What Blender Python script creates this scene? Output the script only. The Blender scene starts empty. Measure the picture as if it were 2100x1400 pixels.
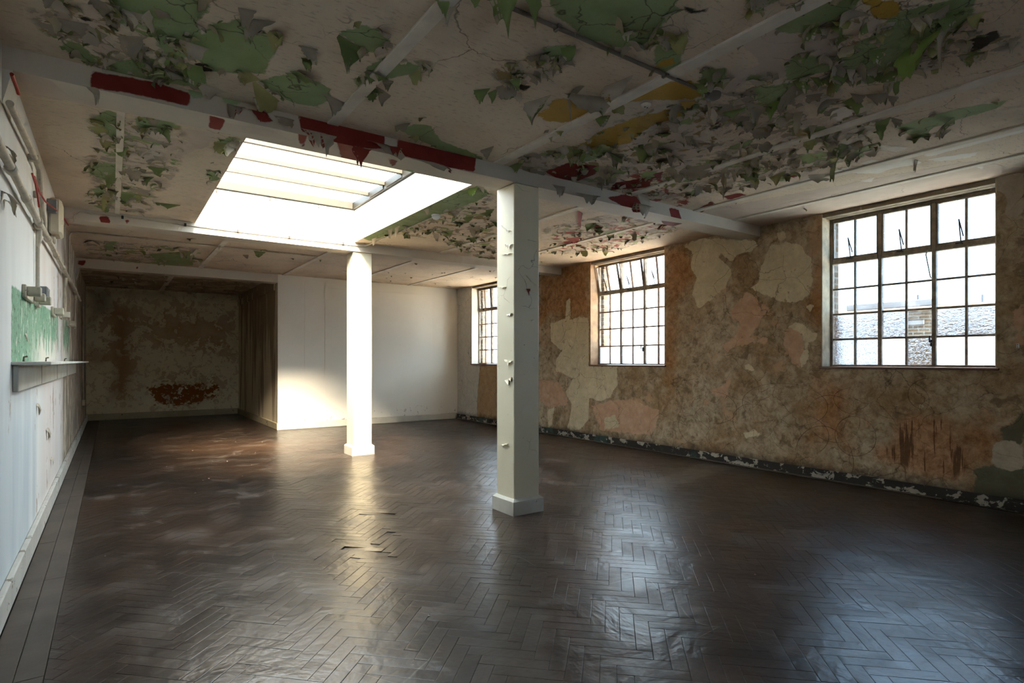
import bpy, math, random
import numpy as np
from mathutils import Vector, Matrix

rng = random.Random(7)
nrg = np.random.default_rng(7)
C = bpy.context.scene.collection
sc = bpy.context.scene

# ------------------------------------------------------------------ camera
F, HX, HY, EYE = 1166.7, 1050.0, 740.0, 1.4            # focal length and vanishing line for a 2100 x 1400 frame
TH = math.atan(820 / 1166.7)
sT, cT = math.sin(TH), math.cos(TH)
cam = bpy.data.cameras.new('camera')
cam.sensor_width = 36.0
cam.lens = 36.0 * F / 2100
cam.shift_y = 40 / 2100
cam.clip_start = 0.02
co = bpy.data.objects.new('camera', cam)
co.location = (0, 0, EYE)
co.rotation_euler = (math.pi / 2, 0, -TH)
C.objects.link(co)
sc.camera = co

# ------------------------------------------------------------------ sky, sun, exposure
SKY_H, SKY_Z = 1.0, 1.0
w = bpy.data.worlds.new('sky')
sc.world = w
w.use_nodes = True
nt = w.node_tree
nt.nodes.clear()
tc = nt.nodes.new('ShaderNodeTexCoord')
sx = nt.nodes.new('ShaderNodeSeparateXYZ')
nt.links.new(tc.outputs['Generated'], sx.inputs[0])
mr = nt.nodes.new('ShaderNodeMapRange')
for i, v in ((1, 0.0), (2, 1.0), (3, SKY_H), (4, SKY_Z)):
    mr.inputs[i].default_value = v
nt.links.new(sx.outputs['Z'], mr.inputs[0])
bg = nt.nodes.new('ShaderNodeBackground')
bg.inputs[0].default_value = (0.70, 0.88, 1.0, 1)
nt.links.new(mr.outputs[0], bg.inputs[1])
wo = nt.nodes.new('ShaderNodeOutputWorld')
nt.links.new(bg.outputs[0], wo.inputs[0])

sun = bpy.data.lights.new('sun', 'SUN')
sun.energy = 9.5
sun.angle = math.radians(34)
sun.color = (1.0, 0.85, 0.62)
so = bpy.data.objects.new('sun', sun)
sd = Vector((0.20, 1.0, -0.86)).normalized()
so.rotation_euler = sd.to_track_quat('-Z', 'Y').to_euler()
so.location = (1, -6, 9)
C.objects.link(so)

vs_ = sc.view_settings
vs_.view_transform = 'Standard'
vs_.look = 'None'
vs_.gamma = 1.0
vs_.use_curve_mapping = False
vs_.exposure = 3.6
cy = sc.cycles
cy.max_bounces = 8
cy.diffuse_bounces = 5
cy.glossy_bounces = 3
cy.transmission_bounces = 5
cy.transparent_max_bounces = 12
cy.use_adaptive_sampling = True
cy.adaptive_threshold = 0.045
cy.adaptive_min_samples = 16
cy.sample_clamp_indirect = 60.0
cy.caustics_reflective = False
cy.use_denoising = True
try:
    cy.denoiser = 'OPENIMAGEDENOISE'
    cy.denoising_input_passes = 'RGB_ALBEDO_NORMAL'
except Exception:
    pass

# ------------------------------------------------------------------ room numbers
XL, XR, YB, YA, YR, ZC = -0.50, 6.90, 12.13, 16.60, -2.60, 3.15
XW = 2.74                                     # edge of the white wall / alcove
BEAMS = ((4.20, 4.49), (8.20, 8.48), (12.12, 12.40))
ZB = 3.02
SKX0, SKX1, SKY0, SKY1 = 0.86, 2.926, 4.49, 8.20
WIN = ((1.78, 3.42), (5.76, 7.42), (9.80, 11.47))
ZS, ZH = 1.335, 3.10
PI = math.pi


def ray(px, py):
    l, u = (px - HX) / F, -(py - HY) / F
    return (l * cT + sT, -l * sT + cT, u)


def on_plane(px, py, axis, val):
    r = ray(px, py)
    o = (0, 0, EYE)
    t = (val - o[axis]) / r[axis]
    return (r[0] * t, r[1] * t, EYE + r[2] * t)


def proj(X, Y, Z):
    d = X * sT + Y * cT
    return HX + F * (X * cT - Y * sT) / d, HY - F * (Z - EYE) / d


# ------------------------------------------------------------------ node helper
class Mat:
    def __init__(self, name):
        self.m = bpy.data.materials.new(name)
        self.m.use_nodes = True
        self.t = self.m.node_tree
        self.t.nodes.clear()
        self.out = self.t.nodes.new('ShaderNodeOutputMaterial')
        self._pos = None

    def link(self, v, sock):
        if isinstance(v, bpy.types.NodeSocket):
            self.t.links.new(v, sock)
        elif v is not None:
            if sock.type == 'RGBA' and not hasattr(v, '__len__'):
                v = (v, v, v)
            if sock.type == 'RGBA' and len(v) == 3:
                v = (*v, 1)
            sock.default_value = v

    def node(self, typ, props=None, **ins):
        n = self.t.nodes.new('ShaderNode' + typ)
        for k, v in (props or {}).items():
            setattr(n, k, v)
        for k, v in ins.items():
            self.link(v, n.inputs[int(k[1:])] if k[0] == 'i' and k[1:].isdigit() else n.inputs[k.replace('_', ' ')])
        return n

    @property
    def pos(self):
        if self._pos is None:
            self._pos = self.node('NewGeometry').outputs['Position']
        return self._pos

    def math(self, op, a, b=None, c=None, clamp=False):
        n = self.node('Math', {'operation': op, 'use_clamp': clamp}, i0=a)
        if b is not None:
            self.link(b, n.inputs[1])
        if c is not None:
            self.link(c, n.inputs[2])
        return n.outputs[0]

    def scale(self, v, s):
        n = self.node('VectorMath', {'operation': 'MULTIPLY'}, i0=v, i1=s)
        return n.outputs[0]

    def noise(self, scale, detail=4, rough=0.55, vec=None, col=False, dist=0.0):
        n = self.node('TexNoise', None, Vector=vec or self.pos, Scale=scale, Detail=detail, Roughness=rough, Distortion=dist)
        return n.outputs['Color' if col else 'Fac']

    def voro(self, scale, vec=None, feature='DISTANCE_TO_EDGE', out='Distance'):
        n = self.node('TexVoronoi', {'feature': feature}, Vector=vec or self.pos, Scale=scale)
        return n.outputs[out]

    def warp(self, amt, scale=3.0, vec=None, detail=2):
        v = vec or self.pos
        c = self.noise(scale, detail, 0.5, v, True)
        s = self.node('VectorMath', {'operation': 'SUBTRACT'}, i0=c, i1=(0.5, 0.5, 0.5)).outputs[0]
        k = self.node('VectorMath', {'operation': 'SCALE'}, i0=s)
        k.inputs['Scale'].default_value = amt
        return self.node('VectorMath', {'operation': 'ADD'}, i0=v, i1=k.outputs[0]).outputs[0]

    def rng(self, v, a, b, c=0.0, d=1.0, smooth=False):
        n = self.node('MapRange', {'clamp': True, 'interpolation_type': 'SMOOTHSTEP' if smooth else 'LINEAR'}, i0=v, i1=a, i2=b, i3=c, i4=d)
        return n.outputs[0]

    def mix(self, f, a, b, mode='MIX'):
        n = self.node('Mix', {'data_type': 'RGBA', 'blend_type': mode})
        self.link(f, n.inputs[0])
        self.link(a, n.inputs[6])
        self.link(b, n.inputs[7])
        return n.outputs[2]

    def attr(self, name):
        return self.node('Attribute', {'attribute_name': name}).outputs['Fac']

    def bump(self, h, strength=0.5, dist=0.01, normal=None):
        n = self.node('Bump', None, Height=h, Strength=strength, Distance=dist)
        if normal is not None:
            self.link(normal, n.inputs['Normal'])
        return n.outputs[0]

    def finish(self, col, rough=0.8, normal=None, metal=0.0, spec=0.3, coat=None):
        p = self.node('BsdfPrincipled', None, Base_Color=col, Roughness=rough, Metallic=metal)
        p.inputs['Specular IOR Level'].default_value = spec
        if coat:
            p.inputs['Coat Weight'].default_value = coat[0]
            p.inputs['Coat Roughness'].default_value = coat[1]
        if normal is not None:
            self.link(normal, p.inputs['Normal'])
        self.t.links.new(p.outputs[0], self.out.inputs[0])
        return self.m

    def patch(self, name, amp, nscale, width=0.006, detail=6):
        """mask from a signed-distance attribute with a ragged edge"""
        k = self.noise(nscale, detail, 0.65)
        s = self.math('MULTIPLY_ADD', self.math('SUBTRACT', k, 0.5), amp, self.attr(name))
        return self.rng(s, -width, width)


def simple(name, col, rough=0.7, var=0.15, nscale=6.0, bump=0.15, bscale=40.0, metal=0.0, spec=0.3, dirt=None):
    m = Mat(name)
    n = m.noise(nscale, 5)
    dark = tuple(c * (1 - var) for c in col)
    lite = tuple(min(1, c * (1 + var)) for c in col)
    c = m.mix(m.rng(n, 0.3, 0.7), dark, lite)
    if dirt:
        c = m.mix(m.rng(m.noise(nscale * 2.3, 7, 0.7), dirt[1], dirt[1] + 0.06), c, dirt[0])
    b = m.bump(m.noise(bscale, 4), bump, 0.004)
    return m.finish(c, rough, b, metal, spec)


# ------------------------------------------------------------------ materials
CREAM = (0.60, 0.545, 0.46)
GREEN = (0.285, 0.395, 0.175)
DKGREEN = (0.10, 0.15, 0.045)
PINK = (0.56, 0.47, 0.395)
YEL = (0.50, 0.31, 0.045)
RED = (0.21, 0.022, 0.016)


def mat_ceiling():
    m = Mat('peeling ceiling paint')
    big = m.noise(0.7, 3)
    base = m.mix(m.rng(big, 0.35, 0.65), (0.61, 0.51, 0.395), (0.70, 0.59, 0.465))
    # fine speckle that runs with the brush marks
    sp = m.noise(55, 3, 0.6, m.scale(m.pos, (0.35, 1.0, 1.0)))
    base = m.mix(m.rng(sp, 0.56, 0.72, 0, 0.6), base, (0.30, 0.25, 0.20))
    h = m.math('MULTIPLY', sp, 0.15)
    cracks = m.voro(0.85, m.warp(0.5, 1.6, m.warp(0.06, 18)))
    ck = m.math('MULTIPLY', m.rng(cracks, 0.0, 0.004, 1, 0), m.rng(m.noise(1.1, 2), 0.47, 0.53))
    def layer(base, name, col, col2, amp, ns, h, lift):
        k = m.patch(name, amp, ns)
        c = m.mix(m.rng(m.noise(3.0, 5), 0.35, 0.65), col, col2)
        return m.mix(k, base, c), m.math('MULTIPLY_ADD', k, lift, h)
    base, h = layer(base, 'pink', (0.60, 0.50, 0.42), (0.53, 0.445, 0.375), 0.14, 7, h, 0.6)
    # busy zones: paint lost in warped cells of several old coats
    v = m.warp(0.16, 6, m.warp(0.5, 1.3), 4)
    zone = m.patch('mess', 0.45, 1.7, 0.02, 3)
    for seed, col, lo, nsc in ((7.7, PINK, 0.50, 3.2), (3.1, (0.26, 0.33, 0.14), 0.575, 3.4), (11.3, (0.62, 0.55, 0.46), 0.57, 3.4), (23.3, (0.34, 0.295, 0.235), 0.555, 4.2), (17.9, (0.30, 0.235, 0.11), 0.60, 5.0)):
        off = m.node('VectorMath', {'operation': 'ADD'}, i0=v, i1=(seed, seed * 1.7, seed * 0.3)).outputs[0]
        k = m.math('MULTIPLY', m.rng(m.noise(nsc, 7, 0.6, off), lo, lo + 0.012), zone)
        base = m.mix(k, base, col)
        h = m.math('MULTIPLY_ADD', k, 0.5, h)
    zr = m.math('MULTIPLY', m.patch('messred', 0.35, 3, 0.02, 4), m.rng(m.noise(7, 7, 0.65, v), 0.54, 0.56))
    base = m.mix(zr, base, (0.30, 0.06, 0.045))
    for nm, a, b, amp, ns in (('green', (0.295, 0.375, 0.20), (0.22, 0.295, 0.13), 0.115, 9), ('yellow', YEL, (0.40, 0.26, 0.05), 0.16, 9),
                              ('red', RED, (0.15, 0.02, 0.015), 0.08, 12), ('white', (0.78, 0.75, 0.70), (0.70, 0.66, 0.6), 0.07, 12), ('void_shade', (0.03, 0.025, 0.018), (0.045, 0.036, 0.026), 0.06, 12)):
        base, h = layer(base, nm, a, b, amp, ns, h, 0.8)
    # small losses inside the green
    pit = m.math('MULTIPLY', m.rng(m.noise(26, 6, 0.7), 0.66, 0.68), m.rng(m.attr('green'), 0.0, 0.03))
    base = m.mix(pit, base, (0.07, 0.075, 0.03))
    gk = m.voro(2.6, m.warp(0.25, 3, m.warp(0.05, 16)))
    gk = m.math('MULTIPLY', m.rng(gk, 0, 0.012, 1, 0), m.math('MULTIPLY', m.rng(m.attr('green'), -0.12, 0.0), m.rng(m.noise(2.1, 3), 0.45, 0.52)))
    base = m.mix(m.math('MULTIPLY', m.math('MAXIMUM', ck, gk), 0.85), base, (0.05, 0.045, 0.025))
    soot = m.rng(m.noise(1.6, 5, 0.6, m.warp(0.4, 1.2)), 0.50, 0.72, 0, 0.55)
    base = m.mix(soot, base, m.mix(0.5, base, (0.16, 0.12, 0.08)))
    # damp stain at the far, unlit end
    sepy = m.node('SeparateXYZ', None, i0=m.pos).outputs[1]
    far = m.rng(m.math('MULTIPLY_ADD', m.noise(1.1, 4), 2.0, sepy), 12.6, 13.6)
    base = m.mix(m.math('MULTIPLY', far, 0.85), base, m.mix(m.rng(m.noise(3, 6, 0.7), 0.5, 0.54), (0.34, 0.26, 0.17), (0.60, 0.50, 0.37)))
    # brown damp along the window wall
    sepx = m.node('SeparateXYZ', None, i0=m.pos).outputs[0]
    edge = m.rng(m.math('MULTIPLY_ADD', m.noise(2.2, 5), 1.0, sepx), 6.95, 7.5)
    base = m.mix(m.math('MULTIPLY', edge, 0.6), base, (0.46, 0.30, 0.22))
    nrm = m.bump(h, 0.6, 0.006, m.bump(m.noise(5, 4), 0.25, 0.03))
    return m.finish(base, 0.82, nrm, spec=0.2)


def mat_beam():
    m = Mat('beam paint')
    base = m.mix(m.rng(m.noise(1.2, 3), 0.35, 0.65), (0.52, 0.46, 0.375), (0.62, 0.55, 0.455))
    h = m.math('MULTIPLY', m.noise(30, 3), 0.1)
    for nm, a, b, amp in (('pink', (0.60, 0.51, 0.43), (0.54, 0.455, 0.385), 0.05), ('red', (0.25, 0.035, 0.024), (0.17, 0.018, 0.013), 0.028), ('green', (0.36, 0.44, 0.27), GREEN, 0.05)):
        k = m.patch(nm, amp, 16, 0.004)
        base = m.mix(k, base, m.mix(m.rng(m.noise(5, 5), 0.3, 0.7), a, b))
        h = m.math('MULTIPLY_ADD', k, 0.6, h)
    sp = m.math('MULTIPLY', m.rng(m.noise(14, 7, 0.7), 0.70, 0.72), 0.8)
    base = m.mix(sp, base, (0.25, 0.14, 0.09))
    return m.finish(base, 0.7, m.bump(h, 0.5, 0.005), spec=0.25)


def mat_right():
    m = Mat('stained distemper wall')
    n1 = m.noise(1.3, 7, 0.65)
    base = m.mix(m.rng(n1, 0.40, 0.60), (0.345, 0.235, 0.125), (0.52, 0.425, 0.295))
    fib = m.noise(13, 9, 0.75, m.warp(0.18, 5))
    base = m.mix(m.rng(fib, 0.36, 0.60, 0.8, 0), base, (0.165, 0.105, 0.055))
    blot = m.noise(4.2, 8, 0.68, m.warp(0.3, 3))
    base = m.mix(m.rng(blot, 0.50, 0.64, 0, 0.6), base, (0.55, 0.445, 0.31))
    base = m.mix(m.rng(m.noise(6, 8, 0.68, m.warp(0.25, 4)), 0.55, 0.63, 0, 0.7), base, (0.14, 0.095, 0.05))
    base = m.mix(m.rng(m.noise(3.1, 8, 0.7, m.warp(0.4, 2)), 0.60, 0.63, 0, 0.7), base, (0.50, 0.31, 0.18))
    h = m.math('MULTIPLY', fib, 0.5)
    k = m.patch('stain', 0.55, 2.5, 0.10, 6)
    base = m.mix(m.math('MULTIPLY', k, 0.72), base, m.mix(m.rng(fib, 0.35, 0.62), (0.17, 0.065, 0.018), (0.44, 0.21, 0.075)))
    for nm, a, b, amp, ns, wd in (('whiteend', (0.62, 0.59, 0.52), (0.56, 0.53, 0.47), 0.10, 6, 0.006), ('tan', (0.46, 0.33, 0.19), (0.40, 0.26, 0.14), 0.10, 9, 0.006), ('pink', (0.60, 0.395, 0.265), (0.52, 0.325, 0.205), 0.16, 8, 0.005),
                                  ('cream', (0.70, 0.59, 0.40), (0.60, 0.50, 0.325), 0.12, 8, 0.004), ('moss', (0.115, 0.11, 0.07), (0.15, 0.15, 0.10), 0.16, 8, 0.01), ('plaster', (0.56, 0.48, 0.37), (0.48, 0.40, 0.30), 0.09, 9, 0.005)):
        k = m.patch(nm, amp, ns, wd)
        c = m.mix(m.rng(m.noise(5, 7, 0.65), 0.4, 0.6), a, b)
        c = m.mix(m.rng(fib, 0.30, 0.62, 0.55, 0.0), c, tuple(0.62 * q for q in b))
        if nm in ('cream', 'pink'):
            k = m.math('MULTIPLY', k, m.rng(m.noise(9, 8, 0.7, m.warp(0.1, 7)), 0.36, 0.375))
        base = m.mix(k, base, c)
        h = m.math('MULTIPLY_ADD', k, 0.7, h)
    # vertical seepage streaks in the stained part under the near window
    st = m.noise(13, 5, 0.6, m.scale(m.pos, (1, 1.3, 0.10)))
    seep = m.math('MULTIPLY', m.rng(st, 0.545, 0.585), m.rng(m.attr('seep'), 0.0, 0.05))
    base = m.mix(m.rng(m.attr('seep'), -0.05, 0.05, 0, 0.8), base, m.mix(m.rng(fib, 0.35, 0.62), (0.24, 0.10, 0.035), (0.52, 0.29, 0.155)))
    base = m.mix(m.math('MULTIPLY', seep, 0.8), base, (0.07, 0.03, 0.015))
    # long rubbed arcs scratched into the plaster
    for (cy_, cz, r, sq) in ((3.02, 0.95, 0.26, 0.6), (2.62, 0.98, 0.30, 0.7), (2.3, 1.05, 0.22, 0.8), (2.0, 0.9, 0.4, 0.45), (3.3, 0.72, 0.3, 0.9), (3.05, 0.55, 0.22, 1.0), (3.7, 0.5, 0.36, 0.7), (4.3, 0.6, 0.3, 0.8),
                             (4.9, 0.75, 0.36, 0.6), (5.2, 0.45, 0.3, 0.9), (3.4, 0.25, 0.34, 1.1), (2.75, 0.6, 0.5, 0.5), (3.9, 0.85, 0.55, 0.5)):
        d = m.node('VectorMath', {'operation': 'DISTANCE'}, i0=m.scale(m.warp(0.05, 2.0), (0, 1, 1 / sq)), i1=(0, cy_, cz / sq)).outputs['Value']
        ln = m.rng(m.math('ABSOLUTE', m.math('SUBTRACT', d, r)), 0.0, 0.0055, 0.95, 0)
        ln = m.math('MULTIPLY', ln, m.rng(m.noise(1.6, 3, 0.5), 0.42, 0.55))
        base = m.mix(ln, base, (0.055, 0.028, 0.012))
    ck = m.voro(2.3, m.warp(0.35, 2.0, m.warp(0.04, 20)))
    ckm = m.math('MULTIPLY', m.rng(ck, 0.0, 0.010, 1, 0), m.rng(m.noise(1.7, 2), 0.42, 0.52))
    base = m.mix(m.math('MULTIPLY', ckm, 0.7), base, (0.07, 0.04, 0.02))
    # damp black foot
    z = m.node('SeparateXYZ', None, i0=m.pos).outputs[2]
    foot = m.rng(m.math('MULTIPLY_ADD', m.noise(5, 6, 0.7), -0.22, z), -0.03, 0.10, 1, 0)
    base = m.mix(m.math('MULTIPLY', foot, 0.9), base, (0.035, 0.03, 0.025))
    return m.finish(base, 0.85, m.bump(h, 0.55, 0.006), spec=0.15)


def mat_left():
    m = Mat('left wall paint')
    sep = m.node('SeparateXYZ', None, i0=m.pos)
    y, z = sep.outputs[1], sep.outputs[2]
    drip = m.noise(2.2, 6, 0.6, m.scale(m.pos, (1, 1, 0.18)))
    base = m.mix(m.rng(drip, 0.35, 0.65), (0.66, 0.66, 0.63), (0.76, 0.755, 0.72))
    blue = m.math('MULTIPLY', m.rng(m.math('MULTIPLY_ADD', drip, 1.5, y), 6.2, 6.9, 1, 0), m.rng(z, 0.9, 1.5, 1, 0))
    base = m.mix(m.math('MULTIPLY', blue, 0.75), base, m.mix(m.rng(drip, 0.4, 0.6), (0.40, 0.475, 0.53), (0.54, 0.60, 0.63)))  # bluish window light on the near lower wall, put into its colour
    warm = m.rng(m.math('MULTIPLY_ADD', drip, 1.6, y), 6.9, 7.3)
    base = m.mix(m.math('MULTIPLY', warm, 0.8), base, m.mix(m.rng(drip, 0.4, 0.6), (0.66, 0.58, 0.53), (0.70, 0.67, 0.64)))
    far = m.rng(m.math('MULTIPLY_ADD', drip, 1.5, y), 9.4, 9.9)
    base = m.mix(far, base, m.mix(m.rng(m.noise(5, 6, 0.65, m.scale(m.pos, (1, 1, 0.4))), 0.52, 0.56), (0.30, 0.25, 0.19), (0.62, 0.55, 0.44)))
    h = m.math('MULTIPLY', drip, 0.3)
    g = m.patch('green', 0.05, 14, 0.006)
    chips = m.rng(m.noise(8, 8, 0.7, m.scale(m.warp(0.1, 6), (1, 1, 0.5))), 0.575, 0.59)
    low = m.rng(m.math('ADD', m.math('MULTIPLY', m.noise(7, 6, 0.65, m.scale(m.pos, (1, 1.2, 0.35))), 1.0), m.math('MULTIPLY', z, 0.9)), 1.88, 1.92, 1, 0)
    low = m.math('MULTIPLY', low, m.rng(y, 5.4, 6.4))
    gone = m.math('MAXIMUM', chips, low)
    gc = m.mix(m.rng(drip, 0.35, 0.65), (0.16, 0.31, 0.195), (0.255, 0.41, 0.28))
    gc = m.mix(m.rng(m.noise(26, 8, 0.75, m.scale(m.pos, (1, 1, 0.7))), 0.56, 0.59), gc, (0.06, 0.06, 0.035))
    base = m.mix(g, base, m.mix(gone, gc, (0.66, 0.63, 0.54)))
    h = m.math('MULTIPLY_ADD', m.math('MULTIPLY', g, gone), 0.8, h)
    fl = m.rng(m.math('MULTIPLY_ADD', m.rng(y, 5.0, 10.0), 0.10, m.noise(3.6, 8, 0.68, m.scale(m.warp(0.15, 4), (1, 1, 0.4)))), 0.655, 0.662)
    base = m.mix(fl, base, (0.42, 0.33, 0.26))
    h = m.math('MULTIPLY_ADD', fl, 0.8, h)
    return m.finish(base, 0.75, m.bump(h, 0.5, 0.005), spec=0.25)


def mat_alcove():
    m = Mat('alcove wall blotched paint')
    wv = m.warp(0.35, 2.6, m.warp(0.08, 12))
    n = m.noise(3.0, 9, 0.68, wv)
    cream = m.mix(m.rng(m.noise(1.1, 3), 0.4, 0.6), (0.78, 0.69, 0.47), (0.84, 0.76, 0.55))
    brown = m.mix(m.rng(m.noise(3, 5), 0.4, 0.6), (0.50, 0.33, 0.17), (0.62, 0.47, 0.30))
    k = m.rng(m.math('MULTIPLY_ADD', m.attr('bare'), 0.32, n), 0.535, 0.545)
    base = m.mix(k, cream, brown)
    k2 = m.rng(m.noise(6.5, 8, 0.7, wv), 0.545, 0.552)
    base = m.mix(m.math('MULTIPLY', k2, 0.7), base, (0.56, 0.42, 0.27))
    o = m.math('MULTIPLY', m.patch('orange', 0.5, 8, 0.015, 5), m.rng(m.noise(9, 6, 0.6, wv), 0.44, 0.455))
    base = m.mix(o, base, (0.27, 0.095, 0.012))
    d = m.patch('drip', 0.5, 3, 0.15, 5)
    base = m.mix(m.math('MULTIPLY', d, 0.6), base, (0.32, 0.15, 0.05))
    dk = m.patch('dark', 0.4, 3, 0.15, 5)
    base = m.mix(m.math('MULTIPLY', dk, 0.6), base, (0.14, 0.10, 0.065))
    h = m.math('ADD', m.math('MULTIPLY', k, -0.5), m.math('MULTIPLY', k2, -0.4))
    return m.finish(base, 0.8, m.bump(h, 0.5, 0.005), spec=0.2)


def mat_white():
    m = Mat('white board wall')
    base = m.mix(m.rng(m.noise(0.9, 4), 0.35, 0.65), (0.79, 0.745, 0.65), (0.84, 0.80, 0.71))
    z = m.node('SeparateXYZ', None, i0=m.pos).outputs[2]
    fl = m.math('MULTIPLY', m.rng(m.noise(9, 7, 0.7), 0.60, 0.61), m.rng(z, 0.1, 0.42, 1, 0))
    base = m.mix(fl, base, (0.28, 0.25, 0.19))
    spots = m.rng(m.noise(24, 4, 0.5), 0.735, 0.75)
    base = m.mix(spots, base, (0.25, 0.2, 0.15))
    return m.finish(base, 0.65, m.bump(m.noise(20, 4), 0.12, 0.004), spec=0.3)


def mat_alcove_side():
    m = Mat('water streaked board')
    s = m.noise(3.2, 6, 0.6, m.scale(m.pos, (1, 1.2, 0.12)))
    z = m.node('SeparateXYZ', None, i0=m.pos).outputs[2]
    k = m.rng(m.math('MULTIPLY_ADD', z, 0.06, s), 0.55, 0.63)
    base = m.mix(k, (0.74, 0.63, 0.45), (0.36, 0.27, 0.17))
    return m.finish(base, 0.75, m.bump(s, 0.2, 0.003), spec=0.2)


def mat_well():
    m = Mat('skylight well limewash')
    base = m.mix(m.rng(m.noise(2, 4), 0.4, 0.6), (0.60, 0.57, 0.51), (0.68, 0.65, 0.58))
    v = m.warp(0.1, 8)
    base = m.mix(m.rng(m.noise(12, 7, 0.65, v), 0.615, 0.63, 0, 0.7), base, (0.50, 0.26, 0.14))
    base = m.mix(m.rng(m.noise(15, 6, 0.65, m.scale(v, (1.1, 1.2, 1.3))), 0.64, 0.655, 0, 0.8), base, (0.28, 0.29, 0.24))
    return m.finish(base, 0.8, m.bump(m.noise(14, 6, 0.65), 0.4, 0.008), spec=0.2)


def mat_wood():
    m = Mat('worn parquet oak')
    ri = m.node('NewGeometry').outputs['Random Per Island']
    oi = m.node('ObjectInfo').outputs['Random']
    r = m.math('FRACT', m.math('ADD', ri, m.math('MULTIPLY', oi, 3.7)))
    tcx = m.attr('grain')
    gv = m.node('CombineXYZ', None, i0=m.math('MULTIPLY', tcx, 1.0), i1=m.math('MULTIPLY', m.attr('along'), 0.07), i2=m.math('MULTIPLY', r, 40)).outputs[0]
    g = m.noise(130, 4, 0.6, gv)
    base = m.mix(r, (0.017, 0.0115, 0.0085), (0.037, 0.023, 0.0155))
    warm = m.rng(m.noise(0.55, 3), 0.42, 0.62)
    base = m.mix(m.math('MULTIPLY', warm, 0.45), base, (0.085, 0.045, 0.024))
    base = m.mix(m.rng(g, 0.4, 0.62, 0, 0.55), base, (0.018, 0.013, 0.010))
    scuff = m.noise(2.2, 7, 0.7, m.warp(0.5, 1.2))
    sc2 = m.rng(scuff, 0.52, 0.68)
    base = m.mix(m.math('MULTIPLY', sc2, 0.35), base, (0.15, 0.125, 0.105))
    sp_ = m.node('SeparateXYZ', None, i0=m.warp(0.25, 3))
    bx_ = m.math('MULTIPLY', m.rng(sp_.outputs[0], 4.9, 5.4), m.rng(sp_.outputs[0], 6.62, 6.74, 1, 0))
    yy = m.math('MULTIPLY_ADD', sp_.outputs[0], -0.2, sp_.outputs[1])
    by_ = m.math('MULTIPLY', m.rng(yy, 3.08, 3.12), m.rng(yy, 3.48, 3.54, 1, 0))
    base = m.mix(m.math('MULTIPLY', m.math('MULTIPLY', bx_, by_), 0.55), base, (0.17, 0.14, 0.11))
    scr = m.voro(0.9, m.warp(0.9, 0.8))
    line = m.math('MULTIPLY', m.rng(scr, 0, 0.0035, 1, 0), m.rng(m.noise(1.3, 3), 0.5, 0.58))
    base = m.mix(m.math('MULTIPLY', line, 0.5), base, (0.28, 0.25, 0.22))
    rough = m.math('ADD', m.math('MULTIPLY', sc2, 0.13), m.math('MULTIPLY_ADD', m.math('SUBTRACT', r, 0.5), 0.04, 0.31))
    rough = m.math('MULTIPLY_ADD', m.math('SUBTRACT', g, 0.5), 0.06, rough)
    h = m.math('MULTIPLY_ADD', g, 0.07, m.math('MULTIPLY', m.noise(11, 6, 0.65, m.warp(0.2, 3)), 0.8))
    nrm = m.bump(m.noise(2.6, 4, 0.6, m.warp(0.6, 1.5)), 0.42, 0.03, m.bump(h, 0.42, 0.004))
    return m.finish(base, rough, nrm, spec=0.45)


def mat_skirt(name, col, dirt, lo=0.55, teal=False):
    m = Mat(name)
    base = m.mix(m.rng(m.noise(3, 4), 0.4, 0.6), tuple(c * 0.85 for c in col), col)
    k = m.rng(m.noise(6, 8, 0.7, m.scale(m.warp(0.15, 6), (1, 1, 1.6))), lo, lo + 0.012)
    base = m.mix(k, base, dirt)
    if teal:
        y = m.node('SeparateXYZ', None, i0=m.pos).outputs[1]
        t = m.math('MULTIPLY', k, m.rng(m.noise(1.6, 4), 0.56, 0.60))
        base = m.mix(t, base, (0.035, 0.06, 0.052))
    return m.finish(base, 0.75, m.bump(m.math('MULTIPLY', k, -1), 0.5, 0.005), spec=0.25)


def mat_pillar():
    m = Mat('cream gloss pillar paint')
    base = m.mix(m.rng(m.noise(1.5, 3), 0.4, 0.6), (0.78, 0.69, 0.50), (0.84, 0.75, 0.56))
    ck = m.voro(1.6, m.warp(0.35, 2.2, m.warp(0.05, 14)))
    c = m.math('MULTIPLY', m.rng(ck, 0, 0.004, 1, 0), m.rng(m.noise(2.1, 2), 0.55, 0.6))
    base = m.mix(m.math('MULTIPLY', c, 0.7), base, (0.16, 0.13, 0.09))
    base = m.mix(m.rng(m.noise(30, 5, 0.6), 0.71, 0.73), base, (0.2, 0.15, 0.1))
    return m.finish(base, 0.45, m.bump(m.math('SUBTRACT', m.noise(8, 4), c), 0.2, 0.004), spec=0.4)


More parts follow.
